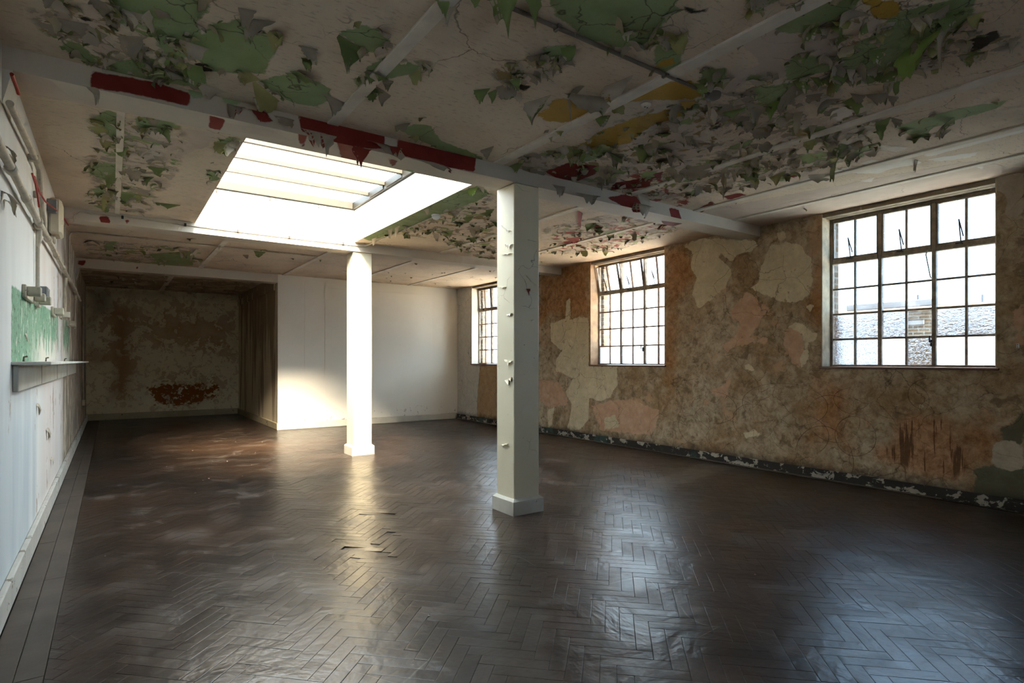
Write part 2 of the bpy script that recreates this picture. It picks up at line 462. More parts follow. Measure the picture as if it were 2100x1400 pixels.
def mat_glass(name, tint=(1, 1, 1), refl=0.06, kind='clear', nsc=60.0):
    m = Mat(name)
    tr = m.node('BsdfTransparent', None, Color=tint)
    gl = m.node('BsdfGlossy', None, Color=(0.9, 0.95, 1.0), Roughness=0.03)
    if kind == 'clear':
        dirtm = m.rng(m.noise(5, 6, 0.7), 0.5, 0.8, 0, 0.10)
        df = m.node('BsdfTranslucent', None, Color=(0.75, 0.78, 0.8))
        a = m.node('MixShader', None, i0=dirtm)
        m.t.links.new(tr.outputs[0], a.inputs[1])
        m.t.links.new(df.outputs[0], a.inputs[2])
    elif kind == 'hammer':
        v = m.scale(m.warp(0.02, 30), (1, 0.45, 1.0))
        nb = m.bump(m.noise(nsc, 2, 0.5, v), 1.0, 0.02)
        rf = m.node('BsdfRefraction', None, Color=tint, Roughness=0.02, IOR=1.33, Normal=nb)
        a = m.node('MixShader', None, i0=0.70)
        m.t.links.new(tr.outputs[0], a.inputs[1])
        m.t.links.new(rf.outputs[0], a.inputs[2])
    else:
        df = m.node('BsdfTranslucent', None, Color=(0.84, 0.87, 0.92) if kind != 'frost' else (0.58, 0.63, 0.70), Normal=m.bump(m.noise(nsc, 3), 0.5, 0.01))
        a = m.node('MixShader', None, i0=0.72 if kind == 'frost' else 0.06)
        m.t.links.new(tr.outputs[0], a.inputs[1])
        m.t.links.new(df.outputs[0], a.inputs[2])
    b = m.node('MixShader', None, i0=refl)
    m.t.links.new(a.outputs[0], b.inputs[1])
    m.t.links.new(gl.outputs[0], b.inputs[2])
    m.t.links.new(b.outputs[0], m.out.inputs[0])
    return m.m


def mat_brick():
    m = Mat('far brickwork')
    n = m.node('TexBrick', None, Vector=m.scale(m.node('CombineXYZ', None, i0=m.math('ADD', m.node('SeparateXYZ', None, i0=m.pos).outputs[0], m.node('SeparateXYZ', None, i0=m.pos).outputs[1]),
               i1=m.node('SeparateXYZ', None, i0=m.pos).outputs[2]).outputs[0], (1, 1, 1)), Color1=(0.075, 0.043, 0.02), Color2=(0.05, 0.03, 0.016), Mortar=(0.10, 0.09, 0.08), Scale=1.0)
    n.inputs['Mortar Size'].default_value = 0.012
    n.inputs['Brick Width'].default_value = 0.23
    n.inputs['Row Height'].default_value = 0.078
    return m.finish(n.outputs[0], 0.9, spec=0.1)


MT = {
    'ceiling': mat_ceiling(), 'beam': mat_beam(), 'right': mat_right(), 'left': mat_left(), 'alcove': mat_alcove(), 'white': mat_white(),
    'side': mat_alcove_side(), 'well': mat_well(), 'wood': mat_wood(), 'pillar': mat_pillar(),
    'sub': simple('bitumen bed', (0.012, 0.010, 0.009), 0.9, 0.3),
    'board': simple('border boards', (0.075, 0.058, 0.045), 0.45, 0.35, 3, 0.2, 30),
    'plain': simple('dull plaster', (0.36, 0.31, 0.25), 0.9, 0.15, 1.5),
    'skirt': mat_skirt('cream skirting paint', (0.62, 0.58, 0.49), (0.17, 0.13, 0.09), 0.66),
    'skirt_left': mat_skirt('chalky skirting paint', (0.52, 0.50, 0.45), (0.22, 0.19, 0.15), 0.60),
    'skirt_damp': mat_skirt('damp blackened skirting', (0.40, 0.365, 0.305), (0.028, 0.025, 0.022), 0.445, True),
    'skirt_alc': mat_skirt('alcove skirting paint', (0.46, 0.39, 0.26), (0.03, 0.022, 0.015), 0.64),
    'frame': simple('weathered window paint', (0.24, 0.195, 0.15), 0.6, 0.35, 14, 0.3, 60, dirt=((0.45, 0.40, 0.33), 0.60)),
    'frame_rust': simple('rusted window bars', (0.22, 0.13, 0.08), 0.65, 0.35, 14, 0.3, 60, dirt=((0.30, 0.2, 0.12), 0.62)),
    'iron': simple('dark window iron', (0.05, 0.04, 0.034), 0.5, 0.3, 20, 0.2, 80, 0.6),
    'sill': simple('oxblood sill paint', (0.15, 0.065, 0.045), 0.38, 0.3, 5, 0.15, 40, spec=0.5),
    'lintel': simple('stained lintel', (0.21, 0.165, 0.115), 0.8, 0.35, 5, 0.3, 40, dirt=((0.45, 0.39, 0.3), 0.62)),
    'jamb_a': simple('scraped jamb plaster', (0.50, 0.40, 0.27), 0.8, 0.25, 9, 0.3, 40, dirt=((0.16, 0.10, 0.06), 0.63)),
    'jamb_b': simple('rust orange jamb plaster', (0.50, 0.33, 0.20), 0.8, 0.25, 7, 0.3, 40, dirt=((0.60, 0.48, 0.34), 0.64)),
    'jamb_c': simple('white jamb paint', (0.72, 0.68, 0.58), 0.7, 0.08, 5, 0.2, 40),
    'alu': simple('skylight kerb metal', (0.028, 0.025, 0.019), 0.5, 0.12, 6, 0.1, 40, 0.3),
    'glass': mat_glass('clear glass', (0.97, 0.985, 1.0)),
    'glass_near': mat_glass('blue tinted sky dimming glass', (0.66, 0.75, 0.84)),  # tint dims and blues the sky seen through the near window
    'glass_sky': mat_glass('wired skylight glass', (0.97, 0.98, 1.0), 0.05, 'semi', 180),
    'glass_ham': mat_glass('hammered glass', (0.52, 0.56, 0.62), 0.05, 'hammer', 46),
    'glass_ham2': mat_glass('fine hammered glass', (0.56, 0.62, 0.70), 0.05, 'hammer', 90),
    'glass_frost': mat_glass('frosted glass', (0.9, 0.93, 0.97), 0.05, 'frost', 120),
    'pipe': simple('painted pipe', (0.47, 0.42, 0.33), 0.6, 0.2, 12, 0.3, 50, dirt=((0.14, 0.10, 0.07), 0.62)),
    'pipe_dark': simple('grimy conduit', (0.15, 0.125, 0.10), 0.6, 0.25, 9),
    'strip': simple('ceiling cover strip paint', (0.65, 0.595, 0.51), 0.8, 0.15, 5, 0.2, 40),
    'redcable': simple('red fire cable', (0.36, 0.02, 0.015), 0.45, 0.1),
    'box': simple('cream plastic', (0.62, 0.555, 0.42), 0.5, 0.08, 4, 0.05),
    'grey': simple('grey switch plastic', (0.20, 0.21, 0.215), 0.5, 0.1),
    'detector': simple('white detector plastic', (0.72, 0.73, 0.72), 0.4, 0.04),
    'timber': simple('painted timber block', (0.50, 0.45, 0.35), 0.7, 0.2, 9, 0.2, 50, dirt=((0.2, 0.14, 0.1), 0.62)),
    'shelf': simple('shelf paint', (0.56, 0.55, 0.49), 0.65, 0.12, 5, 0.15, 40, dirt=((0.25, 0.14, 0.1), 0.67)),
    'brick': mat_brick(),
    'brick1': simple('stock brick', (0.26, 0.19, 0.13), 0.9, 0.35, 9, 0.3, 60),
    'mortar': simple('lime mortar', (0.45, 0.42, 0.36), 0.9, 0.1),
    'conc': simple('concrete coping', (0.11, 0.10, 0.10), 0.85, 0.15, 2),
    'roofing': simple('pale roof felt', (0.09, 0.09, 0.095), 0.9, 0.12, 2),
    'deck': simple('pale roof chippings', (0.60, 0.53, 0.45), 0.9, 0.15, 2),
    'fl_cream': simple('flake cream coat', (0.45, 0.39, 0.31), 0.8, 0.16, 7, 0.25, 30),
    'fl_grey': simple('flake grey coat', (0.315, 0.27, 0.21), 0.8, 0.16, 7, 0.25, 30),
    'fl_beige': simple('flake beige coat', (0.38, 0.32, 0.225), 0.8, 0.12, 7, 0.25, 30),
    'fl_green': simple('flake green coat', (0.165, 0.215, 0.075), 0.75, 0.22, 5, 0.25, 30),
    'fl_lime': simple('flake bright green coat', (0.20, 0.30, 0.075), 0.7, 0.2, 5, 0.2, 30),
    'fl_olive': simple('flake olive coat', (0.30, 0.29, 0.12), 0.8, 0.2, 6, 0.25, 30),
    'fl_ochre': simple('flake ochre coat', (0.34, 0.20, 0.05), 0.8, 0.2, 6, 0.25, 30),
    'fl_red': simple('flake red coat', (0.26, 0.04, 0.028), 0.7, 0.2, 6, 0.25, 30),
}


# ------------------------------------------------------------------ mesh helpers
def label(o, lab=None, cat=None, group=None, kind=None):
    for k, v in (('label', lab), ('category', cat), ('group', group), ('kind', kind)):
        if v:
            o[k] = v
    return o


def add_obj(name, me, mat=None, parent=None):
    o = bpy.data.objects.new(name, me)
    C.objects.link(o)
    for mm in (mat if isinstance(mat, (list, tuple)) else [mat] if mat else []):
        me.materials.append(mm)
    if parent is not None:
        o.parent = parent
    return o


def empty(name, loc=(0, 0, 0)):
    o = bpy.data.objects.new(name, None)
    o.location = loc
    o.empty_display_size = 0.1
    C.objects.link(o)
    return o


class MB:
    """collects shapes, builds ONE mesh object; coordinates are world ones, made local to the parent at build"""
    def __init__(self):
        self.v, self.f, self.mi, self.s = [], [], [], []

    def add(self, vs, fs, mi=0, smooth=False):
        o = len(self.v)
        self.v += [tuple(p) for p in vs]
        self.f += [tuple(i + o for i in f) for f in fs]
        self.mi += [mi] * len(fs)
        self.s += [smooth] * len(fs)
        return self

    def box(self, x0, x1, y0, y1, z0, z1, b=0.0, mi=0, mat4=None):
        if b <= 0:
            vs = [(x, y, z) for z in (z0, z1) for y in (y0, y1) for x in (x0, x1)]
            fs = [(0, 2, 3, 1), (4, 5, 7, 6), (0, 1, 5, 4), (2, 6, 7, 3), (0, 4, 6, 2), (1, 3, 7, 5)]
        else:
            b = min(b, (x1 - x0) / 2.01, (y1 - y0) / 2.01, (z1 - z0) / 2.01)
            vs, idx = [], {}
            for ix, x in enumerate((x0, x1)):
                for iy, y in enumerate((y0, y1)):
                    for iz, z in enumerate((z0, z1)):
                        sx_, sy_, sz_ = (1, -1)[ix], (1, -1)[iy], (1, -1)[iz]
                        for ax, p in enumerate(((x, y + b * sy_, z + b * sz_), (x + b * sx_, y, z + b * sz_), (x + b * sx_, y + b * sy_, z))):
                            idx[ix, iy, iz, ax] = len(vs)
                            vs.append(p)
            I = idx
            fs = []
            for i in (0, 1):
                q = [I[i, 0, 0, 0], I[i, 1, 0, 0], I[i, 1, 1, 0], I[i, 0, 1, 0]]
                fs.append(q if i else q[::-1])
                q = [I[0, i, 0, 1], I[1, i, 0, 1], I[1, i, 1, 1], I[0, i, 1, 1]]
                fs.append(q[::-1] if i else q)
                q = [I[0, 0, i, 2], I[1, 0, i, 2], I[1, 1, i, 2], I[0, 1, i, 2]]
                fs.append(q if i else q[::-1])
            for i in (0, 1):
                for j in (0, 1):
                    fs.append([I[i, j, 0, 0], I[i, j, 0, 1], I[i, j, 1, 1], I[i, j, 1, 0]])
                    fs.append([I[i, 0, j, 0], I[i, 0, j, 2], I[i, 1, j, 2], I[i, 1, j, 0]])
                    fs.append([I[0, i, j, 1], I[0, i, j, 2], I[1, i, j, 2], I[1, i, j, 1]])
                    for k in (0, 1):
                        fs.append([I[i, j, k, 0], I[i, j, k, 1], I[i, j, k, 2]])
        if mat4 is not None:
            vs = [tuple(mat4 @ Vector(p)) for p in vs]
        return self.add(vs, fs, mi)

    def tube(self, pts, r, n=10, caps=True, mi=0):
        P = [Vector(p) for p in pts]
        rings = []
        up = None
        for i, p in enumerate(P):
            t = ((P[min(i + 1, len(P) - 1)] - p).normalized() + (p - P[max(i - 1, 0)]).normalized())
            t = t.normalized() if t.length > 1e-6 else Vector((0, 0, 1))
            if up is None:
                a = Vector((0, 0, 1)) if abs(t.z) < 0.9 else Vector((1, 0, 0))
                up = (a - t * a.dot(t)).normalized()
            else:
                up = (up - t * up.dot(t)).normalized()
            sdv = t.cross(up)
            rr = r[i] if hasattr(r, '__len__') else r
            rings.append([p + (up * math.cos(2 * PI * k / n) + sdv * math.sin(2 * PI * k / n)) * rr for k in range(n)])
        vs = [v for rg in rings for v in rg]
        fs = []
        for i in range(len(rings) - 1):
            for k in range(n):
                k2 = (k + 1) % n
                fs.append((i * n + k, i * n + k2, (i + 1) * n + k2, (i + 1) * n + k))
        self.add(vs, fs, mi, True)
        if caps:
            self.add(rings[0][::-1], [tuple(range(n))], mi)
            self.add(rings[-1], [tuple(range(n))], mi)
        return self

    def lathe(self, prof, centre, n=24, axis=-1, mi=0):
        """profile of (radius, distance) turned about the vertical through centre; distance runs along axis * z"""
        vs, fs = [], []
        for r, d in prof:
            for k in range(n):
                a = 2 * PI * k / n
                vs.append((centre[0] + r * math.cos(a), centre[1] + r * math.sin(a), centre[2] + axis * d))
        for i in range(len(prof) - 1):
            for k in range(n):
                k2 = (k + 1) % n
                fs.append((i * n + k, i * n + k2, (i + 1) * n + k2, (i + 1) * n + k))
        fs.append(tuple(range((len(prof) - 1) * n, len(prof) * n)))
        return self.add(vs, fs, mi, True)

    def build(self, name, mat, parent=None):
        me = bpy.data.meshes.new(name)
        off = Vector((0, 0, 0))
        if parent is not None:
            p = parent
            while p is not None:
                off += p.location
                p = p.parent
        me.from_pydata([(a - off.x, b - off.y, c - off.z) for a, b, c in self.v], [], self.f)
        me.polygons.foreach_set('material_index', self.mi)
        me.polygons.foreach_set('use_smooth', self.s)
        me.validate()
        return add_obj(name, me, mat, parent)


def sdf(P, poly):
    """signed distance (positive inside) of points P (n,2) to polygon"""
    Q = np.asarray(poly, float)
    lo, hi = Q.min(0) - 0.45, Q.max(0) + 0.45
    out = np.full(len(P), -0.45)
    sel = np.where((P[:, 0] > lo[0]) & (P[:, 0] < hi[0]) & (P[:, 1] > lo[1]) & (P[:, 1] < hi[1]))[0]
    if len(sel) == 0:
        return out
    p = P[sel]
    d2 = np.full(len(p), 1e9)
    ins = np.zeros(len(p), bool)
    for i in range(len(Q)):
        a, b = Q[i], Q[(i + 1) % len(Q)]
        e = b - a
        t = np.clip(((p - a) @ e) / max(e @ e, 1e-12), 0, 1)
        q = p - (a + t[:, None] * e)
        d2 = np.minimum(d2, (q * q).sum(1))
        c = ((a[1] > p[:, 1]) != (b[1] > p[:, 1]))
        with np.errstate(divide='ignore', invalid='ignore'):
            xi = (b[0] - a[0]) * (p[:, 1] - a[1]) / (b[1] - a[1]) + a[0]
        ins ^= c & (p[:, 0] < xi)
    d = np.sqrt(d2)
    out[sel] = np.clip(np.where(ins, d, -d), -0.45, 0.45)
    return out


AX = {'z': (2, 0, 1), 'x': (0, 1, 2), 'y': (1, 0, 2)}


def cuts(a, b, step, extra=()):
    s = sorted({round(x, 5) for x in (a, b, *extra) if a - 1e-6 <= x <= b + 1e-6})
    out = []
    for p, q in zip(s[:-1], s[1:]):
        n = max(1, int(math.ceil((q - p) / step)))
        out += [p + (q - p) * i / n for i in range(n)]
    return np.array(out + [s[-1]])


def uv_poly(poly, axis, val):
    a, iu, iv = AX[axis]
    r = []
    for p in poly:
        q = on_plane(p[0], p[1], a, val)
        r.append((q[iu], q[iv]))
    return r


class Sheet:
    """one or more flat gridded faces in one mesh, each with signed-distance attributes for its patches"""
    def __init__(self, names):
        self.names = names
        self.V, self.Fq, self.A = [], [], {n: [] for n in names}
        self.n = 0

    def face(self, axis, val, us, vs, holes=(), layers=None, flip=False, uvlayers=None):
        a, iu, iv = AX[axis]
        U, W = np.meshgrid(us, vs, indexing='ij')
        P = np.stack([U.ravel(), W.ravel()], 1)
        X = np.zeros((len(P), 3))
        X[:, a], X[:, iu], X[:, iv] = val, P[:, 0], P[:, 1]
        nu, nv = len(us), len(vs)
        I, J = np.meshgrid(np.arange(nu - 1), np.arange(nv - 1), indexing='ij')
        cu, cv = (us[I] + us[I + 1]) / 2, (vs[J] + vs[J + 1]) / 2
        keep = np.ones(I.shape, bool)
        for (u0, u1, v0, v1) in holes:
            keep &= ~((cu > u0) & (cu < u1) & (cv > v0) & (cv < v1))
        k = I[keep] * nv + J[keep]
        q = np.stack([k, k + nv, k + nv + 1, k + 1], 1)
        if flip:
            q = q[:, ::-1]
        self.V.append(X)
        self.Fq.append(q + self.n)
        for nme in self.names:
            d = np.full(len(P), -0.45)
            for poly in (layers or {}).get(nme, ()):
                d = np.maximum(d, sdf(P, uv_poly(poly, axis, val)))
            for poly in (uvlayers or {}).get(nme, ()):
                d = np.maximum(d, sdf(P, poly))
            self.A[nme].append(d)
        self.n += len(P)
        return self

    def build(self, name, mat, parent=None):
        V, Q = np.concatenate(self.V), np.concatenate(self.Fq)
        used = np.zeros(len(V), bool)
        used[Q.ravel()] = True
        mp = np.cumsum(used) - 1
        V, Q = V[used], mp[Q]
        me = bpy.data.meshes.new(name)
        me.vertices.add(len(V))
        me.vertices.foreach_set('co', V.astype(np.float32).ravel())
        me.loops.add(Q.size)
        me.loops.foreach_set('vertex_index', Q.astype(np.int32).ravel())
        me.polygons.add(len(Q))
        me.polygons.foreach_set('loop_start', np.arange(0, Q.size, 4, dtype=np.int32))
        me.update(calc_edges=True)
        for nme in self.names:
            at = me.attributes.new(nme, 'FLOAT', 'POINT')
            at.data.foreach_set('value', np.concatenate(self.A[nme])[used].astype(np.float32))
        me.validate()
        return add_obj(name, me, mat, parent)


# ------------------------------------------------------------------ ceiling
CE = {
    'green': [
        [(222, -8), (420, -50), (430, 20), (405, 40), (408, 70), (395, 85), (400, 112), (372, 122), (350, 122), (332, 104), (312, 72), (300, 60), (242, 46), (226, 24)],
        [(404, 78), (450, 45), (490, 40), (545, 70), (575, 80), (562, 110), (540, 152), (500, 150), (440, 146), (402, 124)],
        [(120, 96), (150, 80), (178, 94), (203, 130), (182, 130), (150, 112)],
        [(212, 126), (300, 121), (342, 128), (335, 148), (412, 156), (404, 178), (330, 164), (217, 146)],
        [(100, -20), (142, -12), (141, 20), (112, 24)],
        [(525, 166), (590, 154), (630, 160), (682, 182), (668, 214), (640, 217), (585, 206), (560, 190)],
        [(697, 68), (730, 50), (765, 55), (805, 80), (790, 105), (755, 106)],
        [(750, 145), (780, 120), (815, 117), (862, 136), (852, 152), (810, 154), (790, 165), (772, 162)],
        [(727, 160), (752, 158), (776, 182), (775, 197), (745, 196)],
        [(812, 262), (850, 254), (882, 258), (902, 288), (990, 322), (985, 332), (900, 306)],
        [(1125, -12), (1392, -12), (1384, 20), (1345, 72), (1322, 92), (1262, 96), (1212, 82), (1172, 58), (1140, 32)],
        [(1338, 78), (1385, 70), (1412, 92), (1394, 104), (1402, 146), (1370, 160), (1344, 140)],
        [(1535, -8), (1625, -12), (1545, 26), (1532, 16)],
        [(1580, 45), (1640, 20), (1765, -12), (1755, 15), (1705, 44), (1664, 64), (1620, 70), (1588, 58)],
        [(1724, 116), (1772, 84), (1802, 58), (1850, 20), (1992, -12), (2000, 40), (1902, 85), (1846, 114), (1842, 140), (1762, 152), (1734, 140)],
        [(1756, 164), (1842, 136), (1848, 146), (1782, 172)],
        [(1622, 118), (1650, 108), (1690, 128), (1712, 140), (1650, 158), (1606, 166)],
        [(1540, 180), (1632, 170), (1602, 204), (1578, 218), (1545, 204)],
        [(1832, 262), (1950, 226), (2062, 206), (2052, 220), (1948, 250), (1906, 262), (1908, 280), (1872, 286), (1856, 266)],
        [(1752, 308), (1802, 290), (1784, 310), (1745, 326)],
        [(1440, 142), (1482, 138), (1492, 164), (1438, 170)],
        [(190, 242), (222, 225), (252, 236), (256, 260), (232, 292), (206, 262)],
        [(275, 240), (330, 245), (356, 260), (302, 262), (302, 278), (282, 268)],
        [(178, 352), (200, 330), (256, 340), (246, 360), (216, 372)],
        [(188, 388), (216, 376), (212, 398), (196, 402)],
        [(234, 392), (282, 396), (276, 408), (240, 402)],
        [(440, 292), (470, 280), (487, 285), (480, 306), (455, 316)],
        [(425, 352), (452, 348), (448, 368), (432, 372)],
        [(735, 486), (850, 434), (930, 395), (985, 380), (1004, 395), (985, 410), (930, 430), (870, 452), (800, 480), (760, 494)],
        [(213, 495), (242, 495), (236, 515), (214, 512)], [(306, 520), (402, 514), (396, 545), (330, 546)],
        [(520, 512), (544, 512), (532, 528)], [(1180, 318), (1230, 292), (1262, 300), (1222, 326), (1186, 334)],
        [(1110, 100), (1160, 92), (1168, 118), (1148, 130)], [(1690, 160), (1760, 140), (1756, 156), (1700, 172)],
    ],
    'yellow': [
        [(1104, 236), (1140, 202), (1186, 205), (1232, 226), (1330, 180), (1402, 160), (1452, 188), (1422, 205), (1332, 204), (1252, 214), (1162, 252), (1120, 246)],
        [(1182, 300), (1232, 270), (1302, 240), (1384, 224), (1402, 236), (1334, 260), (1292, 292), (1242, 302)],
        [(1765, -6), (1848, 4), (1842, 30), (1802, 42), (1782, 26)],
        [(1395, 212), (1428, 206), (1412, 224)], [(1340, 135), (1380, 118), (1384, 128), (1346, 146)],
    ],
    'red': [
        [(1118, 352), (1165, 334), (1228, 340), (1222, 356), (1182, 372), (1140, 366)], [(1330, 384), (1250, 390), (1262, 374), (1342, 362)],
        [(1412, 440), (1460, 412), (1464, 420), (1422, 446)], [(1484, 402), (1520, 395), (1530, 400), (1494, 410)], [(1610, 360), (1642, 356), (1630, 366)],
        [(1338, 356), (1360, 352), (1352, 372)], [(1452, 254), (1482, 248), (1470, 268)], [(1152, 496), (1186, 490), (1176, 504)],
    ],
    'white': [
        [(1762, 336), (1790, 325), (1810, 332), (1782, 339)], [(1745, 347), (1872, 324), (1892, 334), (1830, 345), (1802, 356), (1740, 354)],
        [(1900, 326), (2012, 310), (1992, 322), (1930, 330)], [(1762, 371), (1792, 364), (1786, 373)], [(1800, 296), (1862, 302), (1840, 312), (1806, 308)],
        [(1700, 232), (1742, 214), (1750, 232), (1718, 250)], [(2000, 342), (2018, 338), (2014, 346)], [(1740, 352), (1620, 382), (1610, 378), (1742, 342)], [(1890, 312), (2100, 262), (2100, 270), (1900, 322)],
    ],
    'void_shade': [
        [(398, 126), (420, 128), (440, 146), (402, 146)], [(1984, 82), (2046, 62), (2050, 78), (2012, 100), (1990, 112)], [(142, 22), (190, 40), (186, 50), (150, 30)], [(1400, 8), (1425, 20), (1452, 16), (1446, 26), (1420, 30), (1404, 20)],  # dark holes; the second polygon paints the shadow among the hanging flaps
        [(1056, 172), (1090, 176), (1072, 188)], [(1086, 356), (1104, 350), (1098, 376)], [(1455, 262), (1478, 256), (1466, 274)], [(1885, 202), (1905, 206), (1892, 214)],
    ],
    'pink': [
        [(150, 8), (222, 4), (228, 28), (240, 48), (222, 60), (180, 62)], [(176, 66), (228, 76), (250, 106), (214, 122), (198, 104)], [(386, 72), (414, 30), (420, 80), (400, 90)], [(310, 125), (345, 105), (392, 122), (405, 148), (335, 148)],
        [(1262, 46), (1340, 40), (1338, 62), (1290, 68)], [(1500, 70), (1580, 56), (1720, 60), (1740, 90), (1720, 124), (1600, 160), (1540, 170), (1440, 178), (1470, 160), (1560, 130)],
        [(1320, 220), (1452, 205), (1540, 222), (1450, 300), (1350, 318), (1300, 300)], [(40, 158), (72, 150), (160, 185), (200, 208), (180, 215), (60, 192)], [(300, 255), (440, 270), (430, 300), (300, 340), (240, 340)],
        [(1400, 440), (1640, 395), (1990, 330), (2100, 345), (1700, 440), (1560, 470)], [(1760, 44), (1820, 30), (1800, 60), (1730, 80)], [(1130, 130), (1190, 108), (1200, 126)],
    ],
    'mess': [
        [(1040, 332), (1180, 292), (1330, 232), (1460, 190), (1560, 150), (1700, 170), (1820, 240), (1760, 320), (1600, 372), (1400, 410), (1150, 384)],
        [(186, 232), (350, 240), (380, 300), (300, 440), (188, 420)], [(790, 478), (1010, 392), (1018, 545), (900, 492)], [(1106, 470), (1330, 425), (1400, 470), (1250, 520), (1110, 520)],
        [(90, 20), (330, 20), (420, 180), (240, 160), (110, 80)], [(1640, 40), (1960, 20), (2090, 90), (1900, 150), (1700, 160)], [(170, 490), (420, 510), (400, 550), (180, 540)], [(1010, 150), (1180, 80), (1170, 130), (1060, 200)],
    ],
    'messred': [[(1130, 480), (1340, 432), (1390, 462), (1250, 512), (1140, 516)], [(1250, 372), (1340, 340), (1420, 420), (1370, 430)]],
}
us = cuts(XL - 0.15, XR + 0.45, 0.034, (SKX0, SKX1))
vs = cuts(YR - 0.1, YA + 0.1, 0.034, (SKY0, SKY1))
S = Sheet(list(CE))
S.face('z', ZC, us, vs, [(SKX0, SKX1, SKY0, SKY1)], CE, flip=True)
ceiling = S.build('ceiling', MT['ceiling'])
label(ceiling, 'low flat ceiling with old green and cream paint peeling off in curls', None, None, 'structure')
# roof slab above it, open at the skylight
roof = MB()
for a in ((XL - 0.4, SKX0 - 0.12, YR - 0.4, YA + 0.4), (SKX1 + 0.12, XR + 0.42, YR - 0.4, YA + 0.4), (SKX0 - 0.12, SKX1 + 0.12, YR - 0.4, SKY0 - 0.12), (SKX0 - 0.12, SKX1 + 0.12, SKY1 + 0.12, YA + 0.4)):
    roof.box(a[0], a[1], a[2], a[3], ZC + 0.02, ZC + 0.22)
roof.build('roof_slab', MT['plain'], ceiling)
# flat cover strips over the joints of the ceiling boards
for xs, y0, y1, wd in ((1.33, 2.2, 4.19, 0.085), (2.79, 0.9, 4.19, 0.10), (4.45, 0.6, 4.19, 0.09), (5.55, 0.6, 4.19, 0.09), (6.3, 0.5, 4.19, 0.07), (0.05, 4.50, 8.19, 0.05), (4.35, 4.5, 8.19, 0.09), (5.6, 4.5, 8.19, 0.08), (1.35, 8.49, 12.1, 0.08), (2.85, 8.49, 12.1, 0.08), (4.3, 8.49, 12.1, 0.08), (5.6, 8.49, 12.1, 0.08), (1.0, 12.42, 16.58, 0.09)):
    MB().box(xs - wd / 2, xs + wd / 2, y0, y1, ZC - 0.014, ZC + 0.004, 0.004).build('cover_strip', MT['strip'], ceiling)

# ------------------------------------------------------------------ beams
BF = {'red': [[(185, 146), (262, 158), (330, 172), (392, 192), (386, 218), (330, 205), (240, 187), (185, 179)], [(612, 236), (690, 246), (790, 276), (786, 304), (760, 306), (700, 296), (618, 268)], [(815, 286), (900, 300), (977, 318), (973, 352), (900, 340), (815, 316)],
              [(1245, 405), (1300, 395), (1320, 425), (1290, 430)], [(1372, 425), (1392, 430), (1398, 452), (1376, 446)], [(524, 226), (540, 222), (560, 250), (535, 250)]],
      'green': [[(385, 175), (420, 185), (415, 205), (390, 200)], [(450, 200), (500, 205), (490, 215), (455, 212)]],
      'pink': [[(30, 100), (50, 105), (60, 135), (40, 142)], [(940, 318), (980, 325), (975, 340), (950, 335)]]}
BS = {'red': [[(430, 236), (462, 245), (452, 268), (428, 262)], [(690, 286), (762, 302), (740, 340), (700, 324)], [(612, 262), (632, 266), (622, 305), (612, 290)], [(796, 325), (815, 330), (805, 345)], [(1355, 452), (1400, 458), (1368, 468)]],
      'pink': [[(34, 148), (102, 164), (142, 196), (204, 214), (150, 226), (60, 196)], [(455, 250), (560, 268), (600, 290), (520, 275), (470, 268)], [(640, 300), (700, 305), (760, 320), (800, 345), (700, 330)], [(975, 358), (1052, 376), (1020, 386), (975, 380)]],
      'green': [[(830, 345), (850, 350), (842, 358)]]}
B2 = {'red': [[(203, 443), (222, 443), (228, 458), (206, 456)], [(256, 450), (265, 452), (262, 462)], [(455, 484), (470, 490), (460, 494)]], 'pink': [[(130, 434), (160, 436), (165, 450), (190, 460), (140, 462)], [(268, 470), (305, 470), (304, 480), (270, 476)]], 'green': []}
B3 = {'red': [[(160, 534), (176, 534), (172, 545), (160, 542)], [(280, 545), (286, 550), (278, 552)]], 'pink': [[(165, 548), (200, 552), (260, 556), (250, 560), (170, 556)]], 'green': [[(250, 528), (330, 532), (320, 540), (255, 538)]]}
blab = ('painted ceiling beam nearest the camera with dark red bare patches and hanging flakes', 'white ceiling beam carrying the skylight wall above the far pillar', 'cream lintel beam across the mouth of the dark alcove')
for i, (y0, y1) in enumerate(BEAMS):
    x1 = XR if i < 2 else XW
    zb = ZB if i < 2 else 2.985
    S = Sheet(['red', 'pink', 'green'])
    ux = cuts(XL, x1, 0.028)
    S.face('y', y0, ux, cuts(zb, ZC, 0.028), (), (BF, B2, B3)[i])
    S.face('z', zb, ux, cuts(y0, y1, 0.028), (), (BS, {}, {})[i], flip=True)
    S.face('y', y1, ux, cuts(zb, ZC, 0.05), (), None, flip=True)
    b = S.build('ceiling_beam', MT['beam'])
    label(b, blab[i], None, None, 'structure')
    # knee at the left wall
    hz = MB()
    d = 0.045
    hz.add([(XL, y0 - 0.0, zb), (XL + d, y0, zb), (XL, y0, zb - 0.2), (XL, y1, zb), (XL + d, y1, zb), (XL, y1, zb - 0.2)], [(0, 2, 1), (3, 4, 5), (1, 2, 5, 4), (0, 1, 4, 3), (0, 3, 5, 2)])
    hz.build('haunch', MT['skirt'], b)

